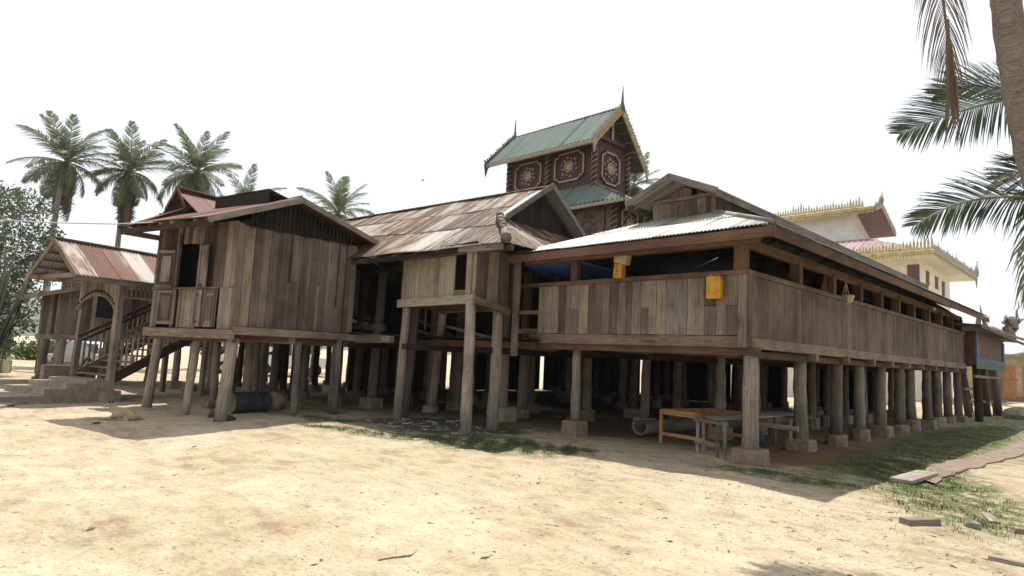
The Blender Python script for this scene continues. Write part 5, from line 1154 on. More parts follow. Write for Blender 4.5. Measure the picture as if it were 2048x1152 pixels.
# ================================================================== VEHICLES
def car(label, loc, head, L_, W_, H_, mat, suv=True):
    t = thing('parked_car', label, 'car', (loc[0], loc[1], 0), 'cars parked beyond the stilt yard'); c, s = math.cos(head), math.sin(head); X_, Y_ = V(c, s, 0), V(-s, c, 0); o = V(loc[0], loc[1], 0)
    Lh = L_/2; b = H_*.25; m = H_*.58
    prof = [(-Lh, b), (Lh, b), (Lh, m*.92), (Lh-.12, m), (Lh*.52, m+.04), (Lh*.24, H_-.05), (Lh*.15, H_), (-Lh*.82, H_), (-Lh*.93, m+.03), (-Lh, m)] if suv else [(-Lh, b), (Lh, b), (Lh, m*.85), (Lh*.55, m), (Lh*.22, H_), (-Lh*.35, H_), (-Lh*.72, m+.04), (-Lh, m)]
    n = len(prof); vs = []
    for w_, zi in ((-.5, 1.), (.5, 1.)):
        for (a, z) in prof: k = .86 if z > m+.1 else 1; vs.append(o+X_*a+Y_*w_*W_*k+V(0, 0, z))
    fs = [tuple(range(n-1, -1, -1)), tuple(range(n, 2*n))]+[(i, (i+1) % n, n+(i+1) % n, n+i) for i in range(n)]
    bd = mkw('body', vs, fs, mat, t); bv = bd.modifiers.new('b', 'BEVEL'); bv.width = .06; bv.segments = 2
    for sg in (-1, 1):
        for (a0, a1) in ((-Lh*.78, -Lh*.32), (-Lh*.28, Lh*.02), (Lh*.06, Lh*.36)):
            z0, z1 = m+.06, H_-.1; yy0, yy1 = sg*W_*.5*.97, sg*W_*.5*.885
            top1 = a1-(.25 if a1 > Lh*.3 else 0)
            mkw('side_window', [o+X_*a0+Y_*yy0*1.0+V(0, 0, z0), o+X_*a1+Y_*yy0+V(0, 0, z0), o+X_*top1+Y_*yy1+V(0, 0, z1), o+X_*a0+Y_*yy1+V(0, 0, z1), o+X_*a0+Y_*yy0*.9+V(0, 0, z0), o+X_*a1+Y_*yy0*.9+V(0, 0, z0), o+X_*top1+Y_*yy1*.9+V(0, 0, z1), o+X_*a0+Y_*yy1*.9+V(0, 0, z1)], [(0, 1, 2, 3), (7, 6, 5, 4), (0, 4, 5, 1), (1, 5, 6, 2), (2, 6, 7, 3), (3, 7, 4, 0)], 'glass_dark', t)
        for a in (-Lh*.6, Lh*.62):
            cc = o+X_*a+Y_*sg*(W_/2-.1)+V(0, 0, .33); w = mkw('wheel', *tubev([cc-Y_*.11, cc+Y_*.11], [.34, .34], 16), 'rubber', t); mkw('rim', *tubev([cc+Y_*sg*.10, cc+Y_*sg*.125], [.2, .18], 10), 'chrome', w)
        mkw('headlight', *obox(o+X_*(Lh-.03)+Y_*sg*W_*.36+V(0, 0, m*.8), X_, Y_, (0, 0, 1), .08, .3, .16), 'white_enamel', t)
        mkw('tail_light', *obox(o-X_*(Lh-.02)+Y_*sg*W_*.42+V(0, 0, m*.85), X_, Y_, (0, 0, 1), .08, .14, .3), 'car_red', t)
    for (a0, a1, sgn) in ((Lh*.49, Lh*.245, 1), (-Lh*.94, -Lh*.84, -1)) if suv else ((Lh*.52, Lh*.23, 1), (-Lh*.7, -Lh*.36, -1)):
        pts = [o+X_*a0+Y_*(-W_*.4)+V(0, 0, m+.1), o+X_*a0+Y_*(W_*.4)+V(0, 0, m+.1), o+X_*a1+Y_*(W_*.38)+V(0, 0, H_-.1), o+X_*a1+Y_*(-W_*.38)+V(0, 0, H_-.1)]; pts = [p+X_*sgn*.05 for p in pts]
        mkw('windscreen', [*pts, *[p-X_*sgn*.06 for p in pts]], BF, 'glass_dark', t)
    return t
p = atZ(572, 751); car('white off-road car parked beyond the stilts, seen under the left hut', p, math.radians(75), 4.2, 1.7, 1.75, 'car_white')
p = atZ(500, 748); car('white saloon car seen behind the barrel and hut posts', p, math.radians(70), 4.3, 1.7, 1.5, 'car_white', False)
p = atZ(178, 742); car('silver car parked behind the concrete steps and porch', p, math.radians(200), 4.0, 1.6, 1.35, 'car_silver', False)
# ================================================================== YARD OBJECTS
def lay(p, z=0): return V(p[0], p[1], float(gz(p[0], p[1]))+z)
# orange table frame
t = thing('orange_table_frame', 'new orange timber table frame without a top, under the front corner', 'table frame', (-6.55, 12.0, 0)); tz = .66
cs = [V(-7.07, 11.38, 0), V(-6.02, 11.2, 0), V(-5.75, 12.75, 0), V(-6.8, 12.95, 0)]
for c in cs: board(t, 'leg', c-V(0, 0, .03), c+V(0, 0, tz), .06, .06, nF, 'wood_orange')
for i in range(4):
    a, b = cs[i], cs[(i+1) % 4]; board(t, 'apron', a+V(0, 0, tz-.05), b+V(0, 0, tz-.05), .11, .03, np.cross(b-a, (0, 0, 1)), 'wood_orange')
    if i in (0, 2): board(t, 'rail', a+V(0, 0, .17), b+V(0, 0, .17), .07, .03, np.cross(b-a, (0, 0, 1)), 'wood_orange')
# grey trestle
t = thing('grey_trestle_table', 'rough grey plank trestle standing beside the orange frame', 'trestle table', (-5.5, 12, 0))
for (x, y) in ((-5.88, 10.72), (-5.38, 10.5), (-5.2, 10.42), (-5.75, 12.6), (-5.05, 12.9), (-5.7, 13.7), (-5.15, 13.9)): board(t, 'leg', (x, y, -.03), (x, y, .60), .055, .05, nF, 'wood_post')
board(t, 'cross_rail', (-5.95, 10.72, .60), (-5.15, 10.4, .60), .08, .05, nF, 'wood_post'); board(t, 'cross_rail', (-5.92, 10.70, .2), (-5.34, 10.48, .2), .09, .03, nF, 'wood_post'); board(t, 'cross_rail', (-5.8, 13.75, .6), (-5.0, 13.95, .6), .08, .05, nF, 'wood_post')
for k in range(4): board(t, 'plank', (-5.85+k*.17, 10.62-.07*k, .66+R(0, .015)), (-5.7+k*.17, 14.0+R(-.3, .2), .66), .15, .03, (0, 0, 1), 'wood_column')
board(t, 'cross_rail', (-5.5, 12.3, .5), (-4.6, 12.1, .5), .09, .05, nF, 'wood_post')
v = [atZ(1511, 885, .02), atZ(1524, 884, .02), atZ(1516, 888, .02)]; c = sum(v)/3
bag = tube(None, 'blue_bag', [c, c+V(0, 0, .12), c+V(.01, 0, .3)], [.13, .10, .02], 'blue_paint', 9, .15); tag(bag, 'crumpled blue plastic bag on the ground behind the corner column', 'bag')
# hollow log
a, b = V(-8.0, 12.0, .17), V(-7.9, 16.6, .17); d = nrmz(b-a); s_ = np.cross(d, (0, 0, 1)); vs, fs = [], []; n_ = 12
for i, (p, sc) in enumerate(((a, 1), (a+d*.05, 1.02), ((a+b)/2, 1.0), (b, .95))):
    for rad in (.2, .15):
        for k in range(n_+1): th = math.radians(-210+240*k/n_); vs.append(p+(s_*math.cos(th)*1.1+V(0, 0, math.sin(th)))*rad*sc)
m = n_+1
for i in range(3):
    for rr in (0, 1):
        for k in range(n_): A0 = (i*2+rr)*m+k; B0_ = ((i+1)*2+rr)*m+k; fs.append((A0, A0+1, B0_+1, B0_) if rr == 0 else (A0, B0_, B0_+1, A0+1))
    for k in (0, n_): A0 = i*2*m+k; B0_ = (i+1)*2*m+k; fs.append((A0, B0_, B0_+m, A0+m))
for k in range(n_): fs.append((k, m+k, m+k+1, k+1))
lg = mkw('hollow_log', vs, fs, 'wood_column', None, True); tag(lg, 'long hollowed grey log lying under the floor behind the orange frame', 'log')
lg = tube(None, 'long_log', [(-7.3, 14.6, .2), (-7.25, 17, .21), (-7.2, 20, .2), (-7.1, 24.5, .2)], [.19, .18, .18, .15], 'wood_column', 12, .04); tag(lg, 'very long pale log lying behind the right row of columns', 'log')
# steel drum lying down
Dr = thing('steel_drum', 'old dark green drum lying on its side under the hut', 'drum', (-14.7, 6.0, 0))
a, b = V(-14.62, 5.52, .24), V(-14.85, 6.45, .24); d = nrmz(b-a); N = 24; y_ = nrmz(np.cross(d, (0, 0, 1))); z_ = np.cross(y_, d); vs, fs = [], []
prof = [(0, .235), (.02, .245), (.3, .235), (.32, .25), (.34, .235), (.62, .235), (.64, .25), (.66, .235), (.93, .235), (.95, .245), (.96, .2), (.96, .0)]
for (x, r_) in prof:
    for k in range(N): th = 2*math.pi*k/N; vs.append(a+d*x+(y_*math.cos(th)+z_*math.sin(th))*max(r_, .001))
for i in range(len(prof)-1):
    for k in range(N): fs.append((i*N+k, i*N+(k+1) % N, (i+1)*N+(k+1) % N, (i+1)*N+k))
mkw('shell', vs, fs, 'drum_green', Dr, True)
vs = []; fs = []
for (x, r_) in ((0, .235), (.0, .222), (.9, .222), (.9, .001)):
    for k in range(N): th = 2*math.pi*k/N; vs.append(a+d*x+(y_*math.cos(th)+z_*math.sin(th))*r_)
for i in range(3):
    for k in range(N): fs.append((i*N+k, (i+1)*N+k, (i+1)*N+(k+1) % N, i*N+(k+1) % N))
mkw('lining', vs, fs, 'drum_inside', Dr, True)
b2_ = mkw('cement_drum', *tubev([a+d*1.02+y_*.02, a+d*1.4+y_*.02], [.22, .22], 18), 'soil_concrete', None, True); tag(b2_, 'short brown cement ring lying behind the green drum', 'drum')
# jerrycans
def can(name, label, c, w, h, dp, mat, tiltz=0, cap=True, group=None, rot=0):
    t = thing(name, label, 'jerrycan', c-V(0, 0, h/2), group); c = np.array(c, float); ca, sa = math.cos(rot), math.sin(rot); X_ = V(ca, 0, sa); Z_ = V(-sa, 0, ca)
    bm = bmesh.new(); bmesh.ops.create_cube(bm, size=1)
    for v in bm.verts: v.co = Vector((v.co.x*w, v.co.y*dp, v.co.z*h))
    bmesh.ops.bevel(bm, geom=bm.edges[:], offset=min(w, dp)*.16, segments=3, affect='EDGES', profile=.6)
    me = bpy.data.meshes.new('body'); bm.to_mesh(me); bm.free(); me.materials.append(MATS[mat]); me.polygons.foreach_set('use_smooth', [True]*len(me.polygons))
    link(bpy.data.objects.new('body', me), frame(c, X_, V(0, 1, 0), Z_), t)
    if cap:
        q0 = c-X_*w*.28+Z_*h*.5; mkw('cap', *tubev([q0-Z_*.01, q0+Z_*.035], [.026, .026], 10), mat, t)
        pth = [c+X_*w*a+Z_*(h*.5+b) for a, b in ((-.1, -.01), (-.08, .03), (.1, .035), (.3, .03), (.34, -.01))]; mkw('handle', *tubev(pth, [.013]*5, 6), mat, t)
    for z in (-.3, .3): mkw('rib', *obox(c+Z_*h*z*.9-V(0, dp/2, 0), X_, (0, 1, 0), Z_, w*.7, .012, h*.025), mat, t)
    return t
can('jerrycan', 'plain yellow jerrycan hung against the front plank wall near the corner', V(-5.22, YF-.13, 2.95), .27, .40, .14, 'yellow_plastic')
t = can('jerrycan', 'narrow yellow jerrycan standing on the sill with dark marks on its face', V(-7.28, YF-.08, 3.41), .20, .36, .16, 'yellow_plastic', cap=False, rot=-.08)
for k in range(4):
    zc = 3.30+k*.075; o_ = torusv(V(-7.29, YF-.168, zc), (1, 0, 0), (0, 0, 1), .02, .007, 10, 4) if k % 2 else obox(V(-7.29, YF-.168, zc), (1, 0, 0), (0, 1, 0), (0, 0, 1), .055, .01, .014); mkw('printed_mark', *o_, 'window_brown', t)
can('jerrycan', 'beige plastic can tied on top of the narrow yellow jerrycan under the eave', V(-7.16, YF-.16, 3.60), .29, .20, .2, 'beige_plastic', rot=-.25, cap=False)
# hanging bundle, cloth, bulb
hb_ = atX(1692, 590, XE-.02); t = thing('hanging_basket', 'pale cord basket hanging in the third opening of the right wall', 'hanging basket', hb_+V(0, 0, -.3))
tube(t, 'cord', [(hb_[0], hb_[1], 3.72), (hb_[0], hb_[1], hb_[2]+.02)], [.012, .012], 'beige_plastic', 5)
for s in (-1, 1): tube(t, 'cord', [(hb_[0], hb_[1], 3.65), (hb_[0], hb_[1]+s*.22, hb_[2]-.02)], [.01, .01], 'beige_plastic', 4)
mkw('rim', *torusv(V(hb_[0], hb_[1], hb_[2]-.03), (1, 0, 0), (0, 1, 0), .16, .025, 12, 5), 'beige_plastic', t); mkw('bowl', *discv(V(hb_[0], hb_[1], hb_[2]-.05), (1, 0, 0), (0, -1, 0), .17, .12, 12), 'beige_plastic', t)
c_ = atX(1650, 572, XE-.06); vs, fs = [], []
for i in range(9):
    for j in range(7): vs.append(V(c_[0]+.03*math.sin(j*1.9+i*.4), c_[1]+(j/6-.5)*(.18+.22*i/8)-.15*i/8, 3.66-.42*i/8))
for i in range(8):
    for j in range(6): fs.append((i*7+j, i*7+j+1, (i+1)*7+j+1, (i+1)*7+j))
cl = mkw('hung_cloth', vs, fs, 'red_cloth', None, True); cl.modifiers.new('s', 'SOLIDIFY').thickness = .01; tag(cl, 'dark red cloth hanging in the second opening of the right wall', 'cloth')
bl = atX(1868, 617, XE+.05); t = thing('light_bulb', 'small white bulb hanging under the right eave', 'bulb', bl)
mkw('globe', *tubev([bl+V(0, 0, .05), bl+V(0, 0, .02), bl+V(0, 0, -.04), bl+V(0, 0, -.07)], [.02, .045, .05, .015], 10), 'white_enamel', t, True); tube(t, 'flex', [bl+V(0, 0, .05), (bl[0], bl[1], 3.7)], [.008, .008], 'black', 4)
# overhead wire and bird
w_ = tube(None, 'overhead_wire', [atD(-60, 436, 11), atD(100, 445, 11.6), atD(230, 448, 12.3), atD(322, 444, 12.9)], [.012]*4, 'wire', 5); tag(w_, 'thin pale cable running in from the left edge to the hut eave', 'cable')
bp_ = atD(845, 361, 60); bd = mkw('flying_bird', [bp_+rt*.18, bp_-rt*.18, bp_+up*.05, bp_+fw*.05, bp_+rt*.05+up*.16-fw*.25, bp_-rt*.05+up*.12+fw*.3, bp_-up*.04], [(0, 2, 3), (1, 3, 2), (0, 3, 6), (1, 6, 3), (2, 0, 4), (2, 1, 5), (0, 6, 2), (1, 2, 6)], 'feather'); tag(bd, 'tiny bird flying over the rusty roof', 'bird')
# debris lower right
def slab(name, label, cat, a, b, w, t_, mat, z=None, group=None, n=(0, 0, 1)):
    a, b = lay(a), lay(b); z = t_/2-.01 if z is None else z; o = board(None, name, a+V(0, 0, z), b+V(0, 0, z), w, t_, n, mat); return tag(o, label, cat, group)
slab('stone_slab', 'long flat grey slab at the near end of the dirt path on the right', 'slab', atZ(1800, 962), atZ(1855, 948), .30, .06, 'concrete', .04)
slab('wood_offcut', 'squared timber offcut lying on the sand in the lower right', 'offcut', atZ(1808, 1050), atZ(1871, 1048), .13, .075, 'wood_column')
slab('wood_offcut', 'short pale board lying beside the lump of rubble at the right', 'offcut', atZ(1972, 1022), atZ(1990, 1036), .10, .03, 'wood_post')
slab('wood_offcut', 'grey block cut by the right edge of the picture', 'offcut', atZ(2028, 1057), atZ(2075, 1064), .1, .07, 'concrete')
slab('pale_pole', 'pale squared pole lying at the bottom right corner', 'pole', atZ(1976, 1117), atZ(2080, 1136), .05, .05, 'wood_post')
s1_ = [lay(atZ(x, y), .008) for x, y in ((757, 1116), (790, 1109), (822, 1104), (832, 1098))]; o = tube(None, 'dry_stick', s1_, [.006, .008, .007, .003], 'wood_post', 6); tag(o, 'thin dry stick lying alone on the sand in the foreground', 'stick')
def rock(name, label, cat, p, r_, mat, sq=.7, seed=1):
    rg = random.Random(seed); bm = bmesh.new(); bmesh.ops.create_icosphere(bm, subdivisions=2, radius=1)
    for v in bm.verts: k = 1+.22*noise.noise(v.co*1.7+Vector((seed, 0, 0))); v.co = Vector((v.co.x*r_*k*rg.uniform(.97, 1.03), v.co.y*r_*k*.8, v.co.z*r_*k*sq))
    me = bpy.data.meshes.new(name); bm.to_mesh(me); bm.free(); me.materials.append(MATS[mat]); o = bpy.data.objects.new(name, me); p = lay(p); return tag(link(o, Matrix.Translation((p[0], p[1], p[2]+r_*sq*.45)) @ Matrix.Rotation(seed, 4, 'Z')), label, cat)
rock('rubble_lump', 'angular lump of brick rubble on the grass at the lower right', 'rubble', atZ(1945, 1052), .085, 'rubble', .7, 3)
rock('boulder', 'smooth round boulder beside the concrete steps', 'boulder', atZ(113, 768), .30, 'stone', .75, 5)
rock('dark_rock', 'dark rounded rock behind the foot of the leaning hut corner post', 'rock', atZ(458, 842), .13, 'dog_dark', .6, 8)
rock('edge_rock', 'dark rock on the grass near the right edge beyond the shed stilts', 'rock', atZ(2040, 838), .6, 'stone', .6, 9)
rock('small_stone', 'small dark stone on the sand in front of the hut', 'stone', atZ(508, 853), .045, 'stone', .5, 11)
rock('sandal', 'flat dark scrap lying by the resting dog paws', 'scrap', atZ(194, 843), .09, 'charcoal', .22, 12)
t = thing('timber_stack', 'stack of pale sawn timbers behind the porch', 'timber stack', atZ(130, 742))
c = atZ(128, 742)
for k in range(9): board(t, 'timber', (c[0]+R(-.3, .3), c[1]-.9+R(-.2, .2), .08+.13*(k//3)), (c[0]+R(-.3, .3)+(k % 3)*.15, c[1]+1.4+R(-.2, .2), .08+.13*(k//3)), .16, .11, nE, 'wood_box')
c = atZ(420, 836); o = tube(None, 'wood_stub', [lay(c), c+V(.05, .0, .16), c+V(.12, .05, .30)], [.07, .05, .03], 'wood_dark', 7, .2); tag(o, 'broken wood stub leaning on the hut corner post', 'wood stub')
# path strip on the right
pv, pf = [], []
cl_ = [(1850, 955, .28), (1885, 940, .33), (1925, 926, .36), (1975, 912, .4), (2048, 893, .45), (2150, 872, .5)]
for i in range(26):
    t = i/25*(len(cl_)-1); j = min(int(t), len(cl_)-2); k = t-j; x = cl_[j][0]*(1-k)+cl_[j+1][0]*k; y = cl_[j][1]*(1-k)+cl_[j+1][1]*k; w = (cl_[j][2]*(1-k)+cl_[j+1][2]*k)*R(.5, .8); c = atZ(x, y+3)
    a, b = c+V(-w, .2, 0), c+V(w*.8, -.2, 0)
    for p in (a, b): pv.append((p[0], p[1], float(gz(p[0], p[1]))+.028+R(-.01, .01))); 
    for p in (a, b): pv.append((p[0], p[1], float(gz(p[0], p[1]))-.06))
for i in range(25): o = 4*i; pf += [(o, o+1, o+5, o+4), (o+1, o+3, o+7, o+5), (o+2, o, o+4, o+6)]
kind(mkw('path', pv, pf, 'soil_concrete', None), 'structure')
# ================================================================== LOG TABLE, BOWLS, PERSON on the open veranda
lt = thing('log_bench', 'rough hollow log bench at the edge of the open veranda', 'log bench', atY(735, 690, 9.3))
a, b = atY(688, 656, 9.4), atY(768, 655, 9.4); tube(lt, 'log', [a, (a+b)/2, b], [.09, .11, .12], 'wood_dark', 10, .1)
for p in (atY(700, 668, 9.4), atY(758, 668, 9.4)): board(lt, 'leg', (p[0], p[1], 1.98), (p[0], p[1], 2.2), .1, .2, nF, 'wood_dark')
for (x, y, s, lab) in ((707, 643, .13, 'white lidded enamel pot on the log bench, left of the pair'), (731, 645, .12, 'white enamel plate lying on the log bench, right of the pot')):
    c = atY(x, y, 9.38)
    if s == .13: o = mkw('enamel_pot', *tubev([c+V(0, 0, -.05), c+V(0, 0, -.03), c+V(0, 0, .01), c+V(0, 0, .04), c+V(0, 0, .06), c+V(0, 0, .08)], [.09, .12, .11, .06, .02, .028], 14), 'white_enamel', None, True)
    else: o = mkw('enamel_plate', *tubev([c+V(0, 0, -.02), c, c+V(0, 0, .004)], [.06, .12, .11], 14), 'white_enamel', None, True)
    tag(o, lab, 'pot' if s == .13 else 'plate')
def skin(name, nodes, edges, mat, parent, M=None, lv=2, root=0):
    me = bpy.data.meshes.new(name); me.from_pydata([tuple(n[0]) for n in nodes], edges, []); me.update(); me.materials.append(MATS[mat]); o = bpy.data.objects.new(name, me); link(o, M or Matrix.Identity(4), parent)
    o.modifiers.new('skin', 'SKIN')
    if not me.skin_vertices: 
        bpy.context.view_layer.update()
    for i, n in enumerate(nodes): r_ = n[1]; me.skin_vertices[0].data[i].radius = r_ if isinstance(r_, tuple) else (r_, r_); me.skin_vertices[0].data[i].use_root = (i == root)
    sb = o.modifiers.new('sub', 'SUBSURF'); sb.levels = sb.render_levels = lv; me.polygons.foreach_set('use_smooth', []) ; o.modifiers['skin'].use_smooth_shade = True; return o
def chain(n0, n): return [(i, i+1) for i in range(n0, n0+n-1)]
# person: kneeling on the veranda floor, bent forward over the pots, facing right in the picture
a_ = nrmz(V(rt[0], rt[1], 0)); b_ = nrmz(V(-fw[0], -fw[1], 0)); o_ = atY(709, 655, 9.75); o_[2] = 2.0
Pm = frame(o_, a_, -b_, (0, 0, 1))
pn = thing('person', 'person in dark red shirt bending over the pots on the open veranda', 'person', o_)
sc = .98
def L3(x, y, z): return (x*sc, y*sc, z*sc)
body = [(L3(-.22, 0, .30), (.15, .13)), (L3(-.10, 0, .40), (.14, .12)), (L3(.04, 0, .48), (.15, .12)), (L3(.17, 0, .53), (.15, .10)), (L3(.27, 0, .54), .055), (L3(.33, 0, .53), .05),
        (L3(.40, 0, .53), .085), (L3(.46, 0, .50), .08),
        (L3(.16, -.17, .50), .06), (L3(.24, -.22, .30), .042), (L3(.40, -.14, .22), .032), (L3(.16, .17, .50), .06), (L3(.26, .22, .30), .042), (L3(.42, .12, .20), .032),
        (L3(-.18, -.11, .22), .09), (L3(.12, -.16, .10), .07), (L3(-.26, -.15, .07), .05), (L3(-.38, -.14, .05), .035), (L3(-.18, .11, .22), .09), (L3(.12, .16, .10), .07), (L3(-.26, .15, .07), .05), (L3(-.38, .14, .05), .035)]
ed = [(0, 1), (1, 2), (2, 3), (3, 4), (4, 5), (5, 6), (6, 7), (3, 8), (8, 9), (9, 10), (3, 11), (11, 12), (12, 13), (0, 14), (14, 15), (15, 16), (16, 17), (0, 18), (18, 19), (19, 20), (20, 21)]
bo = skin('body', body, ed, 'skin', pn, Pm)
sh = [(L3(-.24, 0, .30), (.165, .145)), (L3(-.10, 0, .40), (.155, .135)), (L3(.04, 0, .48), (.165, .135)), (L3(.17, 0, .535), (.165, .115)), (L3(.25, 0, .54), .075), (L3(.16, -.17, .50), .075), (L3(.215, -.205, .36), .06), (L3(.16, .17, .50), .075), (L3(.22, .205, .36), .06)]
skin('shirt', sh, [(0, 1), (1, 2), (2, 3), (3, 4), (3, 5), (5, 6), (3, 7), (7, 8)], 'red_cloth', bo, Pm)
sk = [(L3(-.24, 0, .26), (.17, .15)), (L3(-.18, -.11, .20), .11), (L3(.12, -.16, .10), .09), (L3(-.24, -.15, .06), .07), (L3(-.18, .11, .20), .11), (L3(.12, .16, .10), .09), (L3(-.24, .15, .06), .07)]
skin('longyi', sk, [(0, 1), (1, 2), (2, 3), (0, 4), (4, 5), (5, 6)], 'dark_cloth', bo, Pm)
skin('hair', [(L3(.37, 0, .57), .07), (L3(.42, 0, .585), .075), (L3(.46, 0, .575), .055)], [(0, 1), (1, 2)], 'hair', bo, Pm)
for s in (-1, 1):
    h0 = V(.40 if s < 0 else .42, .14*s if s > 0 else -.14, .22 if s < 0 else .20)*sc
    nd = [((h0[0], h0[1], h0[2]), .028), ((h0[0]+.05, h0[1]*.95, h0[2]-.03), (.034, .018))]; eg = [(0, 1)]
    for k in range(5):
        sp = (k-1.5)*.016 if k < 4 else -.04*s; ln = (.032, .038, .036, .028, .024)[k]; o0 = len(nd)
        nd += [((h0[0]+.05+ln*.6, h0[1]*.95+sp*.8, h0[2]-.04), .0085), ((h0[0]+.05+ln*1.3, h0[1]*.95+sp, h0[2]-.058), .008), ((h0[0]+.05+ln*1.6, h0[1]*.95+sp, h0[2]-.08), .007)]; eg += [(1, o0), (o0, o0+1), (o0+1, o0+2)]
    skin('hand', nd, eg, 'skin', bo, Pm, 1)
for s in (-1, 1): mkw('ear', *[[Vector(Pm @ Vector(v)) for v in torusv(V(.385*sc, .082*s*sc, .535*sc), (1, 0, 0), (0, 0, 1), .018, .009, 8, 4)[0]], torusv(V(0, 0, 0), (1, 0, 0), (0, 0, 1), .018, .009, 8, 4)[1]], 'skin', bo)
mkw('nose', [Vector(Pm @ Vector(v)) for v in ((.485*sc, -.014, .455*sc), (.485*sc, .014, .455*sc), (.53*sc, 0, .465*sc), (.515*sc, 0, .50*sc))], [(0, 1, 2), (0, 2, 3), (1, 3, 2), (0, 3, 1)], 'skin', bo)
# dog lying in the hut's shadow, head up, facing left
dgp = lay(atZ(246, 839)); Dm = frame(dgp, -a_, b_, (0, 0, 1)) if False else frame(dgp, a_, -b_, (0, 0, 1))
dg = thing('resting_dog', 'tan dog lying in the hut shadow with raised head and dark pricked ear', 'dog', dgp)
nd = [((.26, .02, .10), (.095, .085)), ((.14, .02, .125), (.10, .10)), ((.0, .0, .14), (.10, .11)), ((-.12, 0, .155), (.09, .11)), ((-.19, -.01, .205), (.06, .07)), ((-.235, -.02, .265), (.05, .05)), ((-.285, -.02, .29), (.052, .05)), ((-.345, -.02, .268), .036), ((-.40, -.02, .245), .024),
      ((-.13, -.075, .09), .045), ((-.22, -.085, .035), .028), ((-.36, -.085, .022), .02), ((-.45, -.085, .018), .022),
      ((-.12, .075, .09), .045), ((-.2, .085, .035), .028), ((-.33, .08, .022), .02), ((-.40, .08, .018), .022),
      ((.24, -.08, .085), .075), ((.09, -.13, .06), .045), ((.20, -.15, .022), .026), ((.08, -.155, .018), .022),
      ((.36, .04, .04), .022), ((.44, .0, .02), .016), ((.50, -.08, .015), .01)]
ed = chain(0, 9)+[(3, 9)]+chain(9, 4)+[(3, 13)]+chain(13, 4)+[(0, 17)]+chain(17, 4)+[(0, 21)]+chain(21, 3)
db = skin('body', nd, ed, 'dog_fur', dg, Dm, 2, 2)
def loc(M_, pts): return [Vector(M_ @ Vector(p)) for p in pts]
for s in (-1, 1): mkw('ear', loc(Dm, [(-.275, -.02+.045*s-.014, .325), (-.235, -.02+.045*s-.014, .32), (-.25, -.02+.05*s, .40), (-.262, -.02+.045*s+.016, .318)]), [(0, 1, 2), (1, 3, 2), (3, 0, 2), (0, 3, 1)], 'dog_dark', db)
mkw('nose', loc(Dm, discv(V(-.418, -.02, .247), (0, 1, 0), (0, 0, -1), .014, .008, 8)[0]), discv(V(0, 0, 0), (1, 0, 0), (0, 1, 0), .014, .008, 8)[1], 'black', db)
for s in (-1, 1): mkw('eye', loc(Dm, discv(V(-.325, -.02+.036*s, .298), (1, 0, 0), (0, 0, 1), .007, .004*(1 if s < 0 else -1), 6)[0]), discv(V(0, 0, 0), (1, 0, 0), (0, 1, 0), .01, .004, 6)[1], 'black', db)
# ================================================================== GROUND LITTER AND GRASS (uncountable)
def scatter(name, n, mat, size, reg, kindshape, seed, hfun=None):
    rg = np.random.default_rng(seed); vs = []; fs = []; P_ = []
    for (cx, cy, rx, ry, ang, k) in reg:
        m = int(n*k); r_ = np.sqrt(rg.uniform(0, 1, m))*rg.uniform(.8, 1.15, m); th = rg.uniform(0, 6.283, m); x = r_*np.cos(th)*rx; y = r_*np.sin(th)*ry; a = math.radians(ang); P_.append(np.stack([cx+x*math.cos(a)-y*math.sin(a), cy+x*math.sin(a)+y*math.cos(a)], 1))
    p = np.concatenate(P_); m = len(p); s = size*np.exp(rg.normal(0, .45, m)); th = rg.uniform(0, 6.283, m); z = gz(p[:, 0], p[:, 1])
    if kindshape == 'pebble':
        base_ = np.array([(1, 0, 0), (0, 1, 0), (-1, 0, 0), (0, -1, 0), (.2, .1, .7), (.7, .8, .1)]); F_ = np.array([(0, 5, 4), (5, 1, 4), (1, 2, 4), (2, 3, 4), (3, 0, 4)])
    elif kindshape == 'leaf':
        base_ = np.array([(1.3, 0, .1), (0, .5, .25), (-1.3, 0, .0), (0, -.5, .12)]); F_ = np.array([(0, 1, 2), (0, 2, 3)])
    elif kindshape == 'twig':
        base_ = np.array([(3, 0, .1), (0, .14, .1), (-3, .6, .1), (0, -.14, .25)]); F_ = np.array([(0, 1, 3), (1, 2, 3)])
    else:
        base_ = np.array([(-.12, 0, 0), (.12, 0, 0), (.3, .25, 1.)]); F_ = np.array([(0, 1, 2)])
    if kindshape == 'blade':   # tufts: keep blades where a lumpy field is high
        fld = np.sin(p[:, 0]*5.1+np.sin(p[:, 1]*3.7)*2)+np.sin(p[:, 1]*6.3+np.sin(p[:, 0]*4.1)*2)+np.sin(p[:, 0]*13+p[:, 1]*11); kp_ = fld+rg.normal(0, .9, m) > .1
        p, s, th, z = p[kp_], s[kp_], th[kp_], z[kp_]; m = len(p)
    nb = len(base_); c, s_ = np.cos(th)[:, None], np.sin(th)[:, None]; jx = rg.normal(1, .2, (m, nb)); X_ = (base_[:, 0]*c-base_[:, 1]*s_)*jx*s[:, None]+p[:, 0, None]; Y_ = (base_[:, 0]*s_+base_[:, 1]*c)*jx*s[:, None]+p[:, 1, None]; Zs = base_[:, 2]*s[:, None]*jx+z[:, None]-.002
    v = np.stack([X_, Y_, Zs], 2).reshape(-1, 3); f = (F_[None]+np.arange(m)[:, None, None]*nb).reshape(-1, 3); o = fastmesh(name, v, f, mat); o['kind'] = 'stuff'; return o
yard = [(-7, 5, 9, 5.5, 0, .6), (-3, 7.5, 4, 4, 40, .35), (-1.5, 9, 1.8, 4, 0, .25)]
scatter('pebbles', 9000, 'stone', .007, yard, 'pebble', 1); scatter('fallen_leaves', 2600, 'palm_dead', .014, yard, 'leaf', 2); scatter('twigs', 700, 'wood_dark', .011, yard, 'twig', 3)
scatter('dirt_clods', 1600, 'sandy_soil', .014, yard, 'pebble', 5)
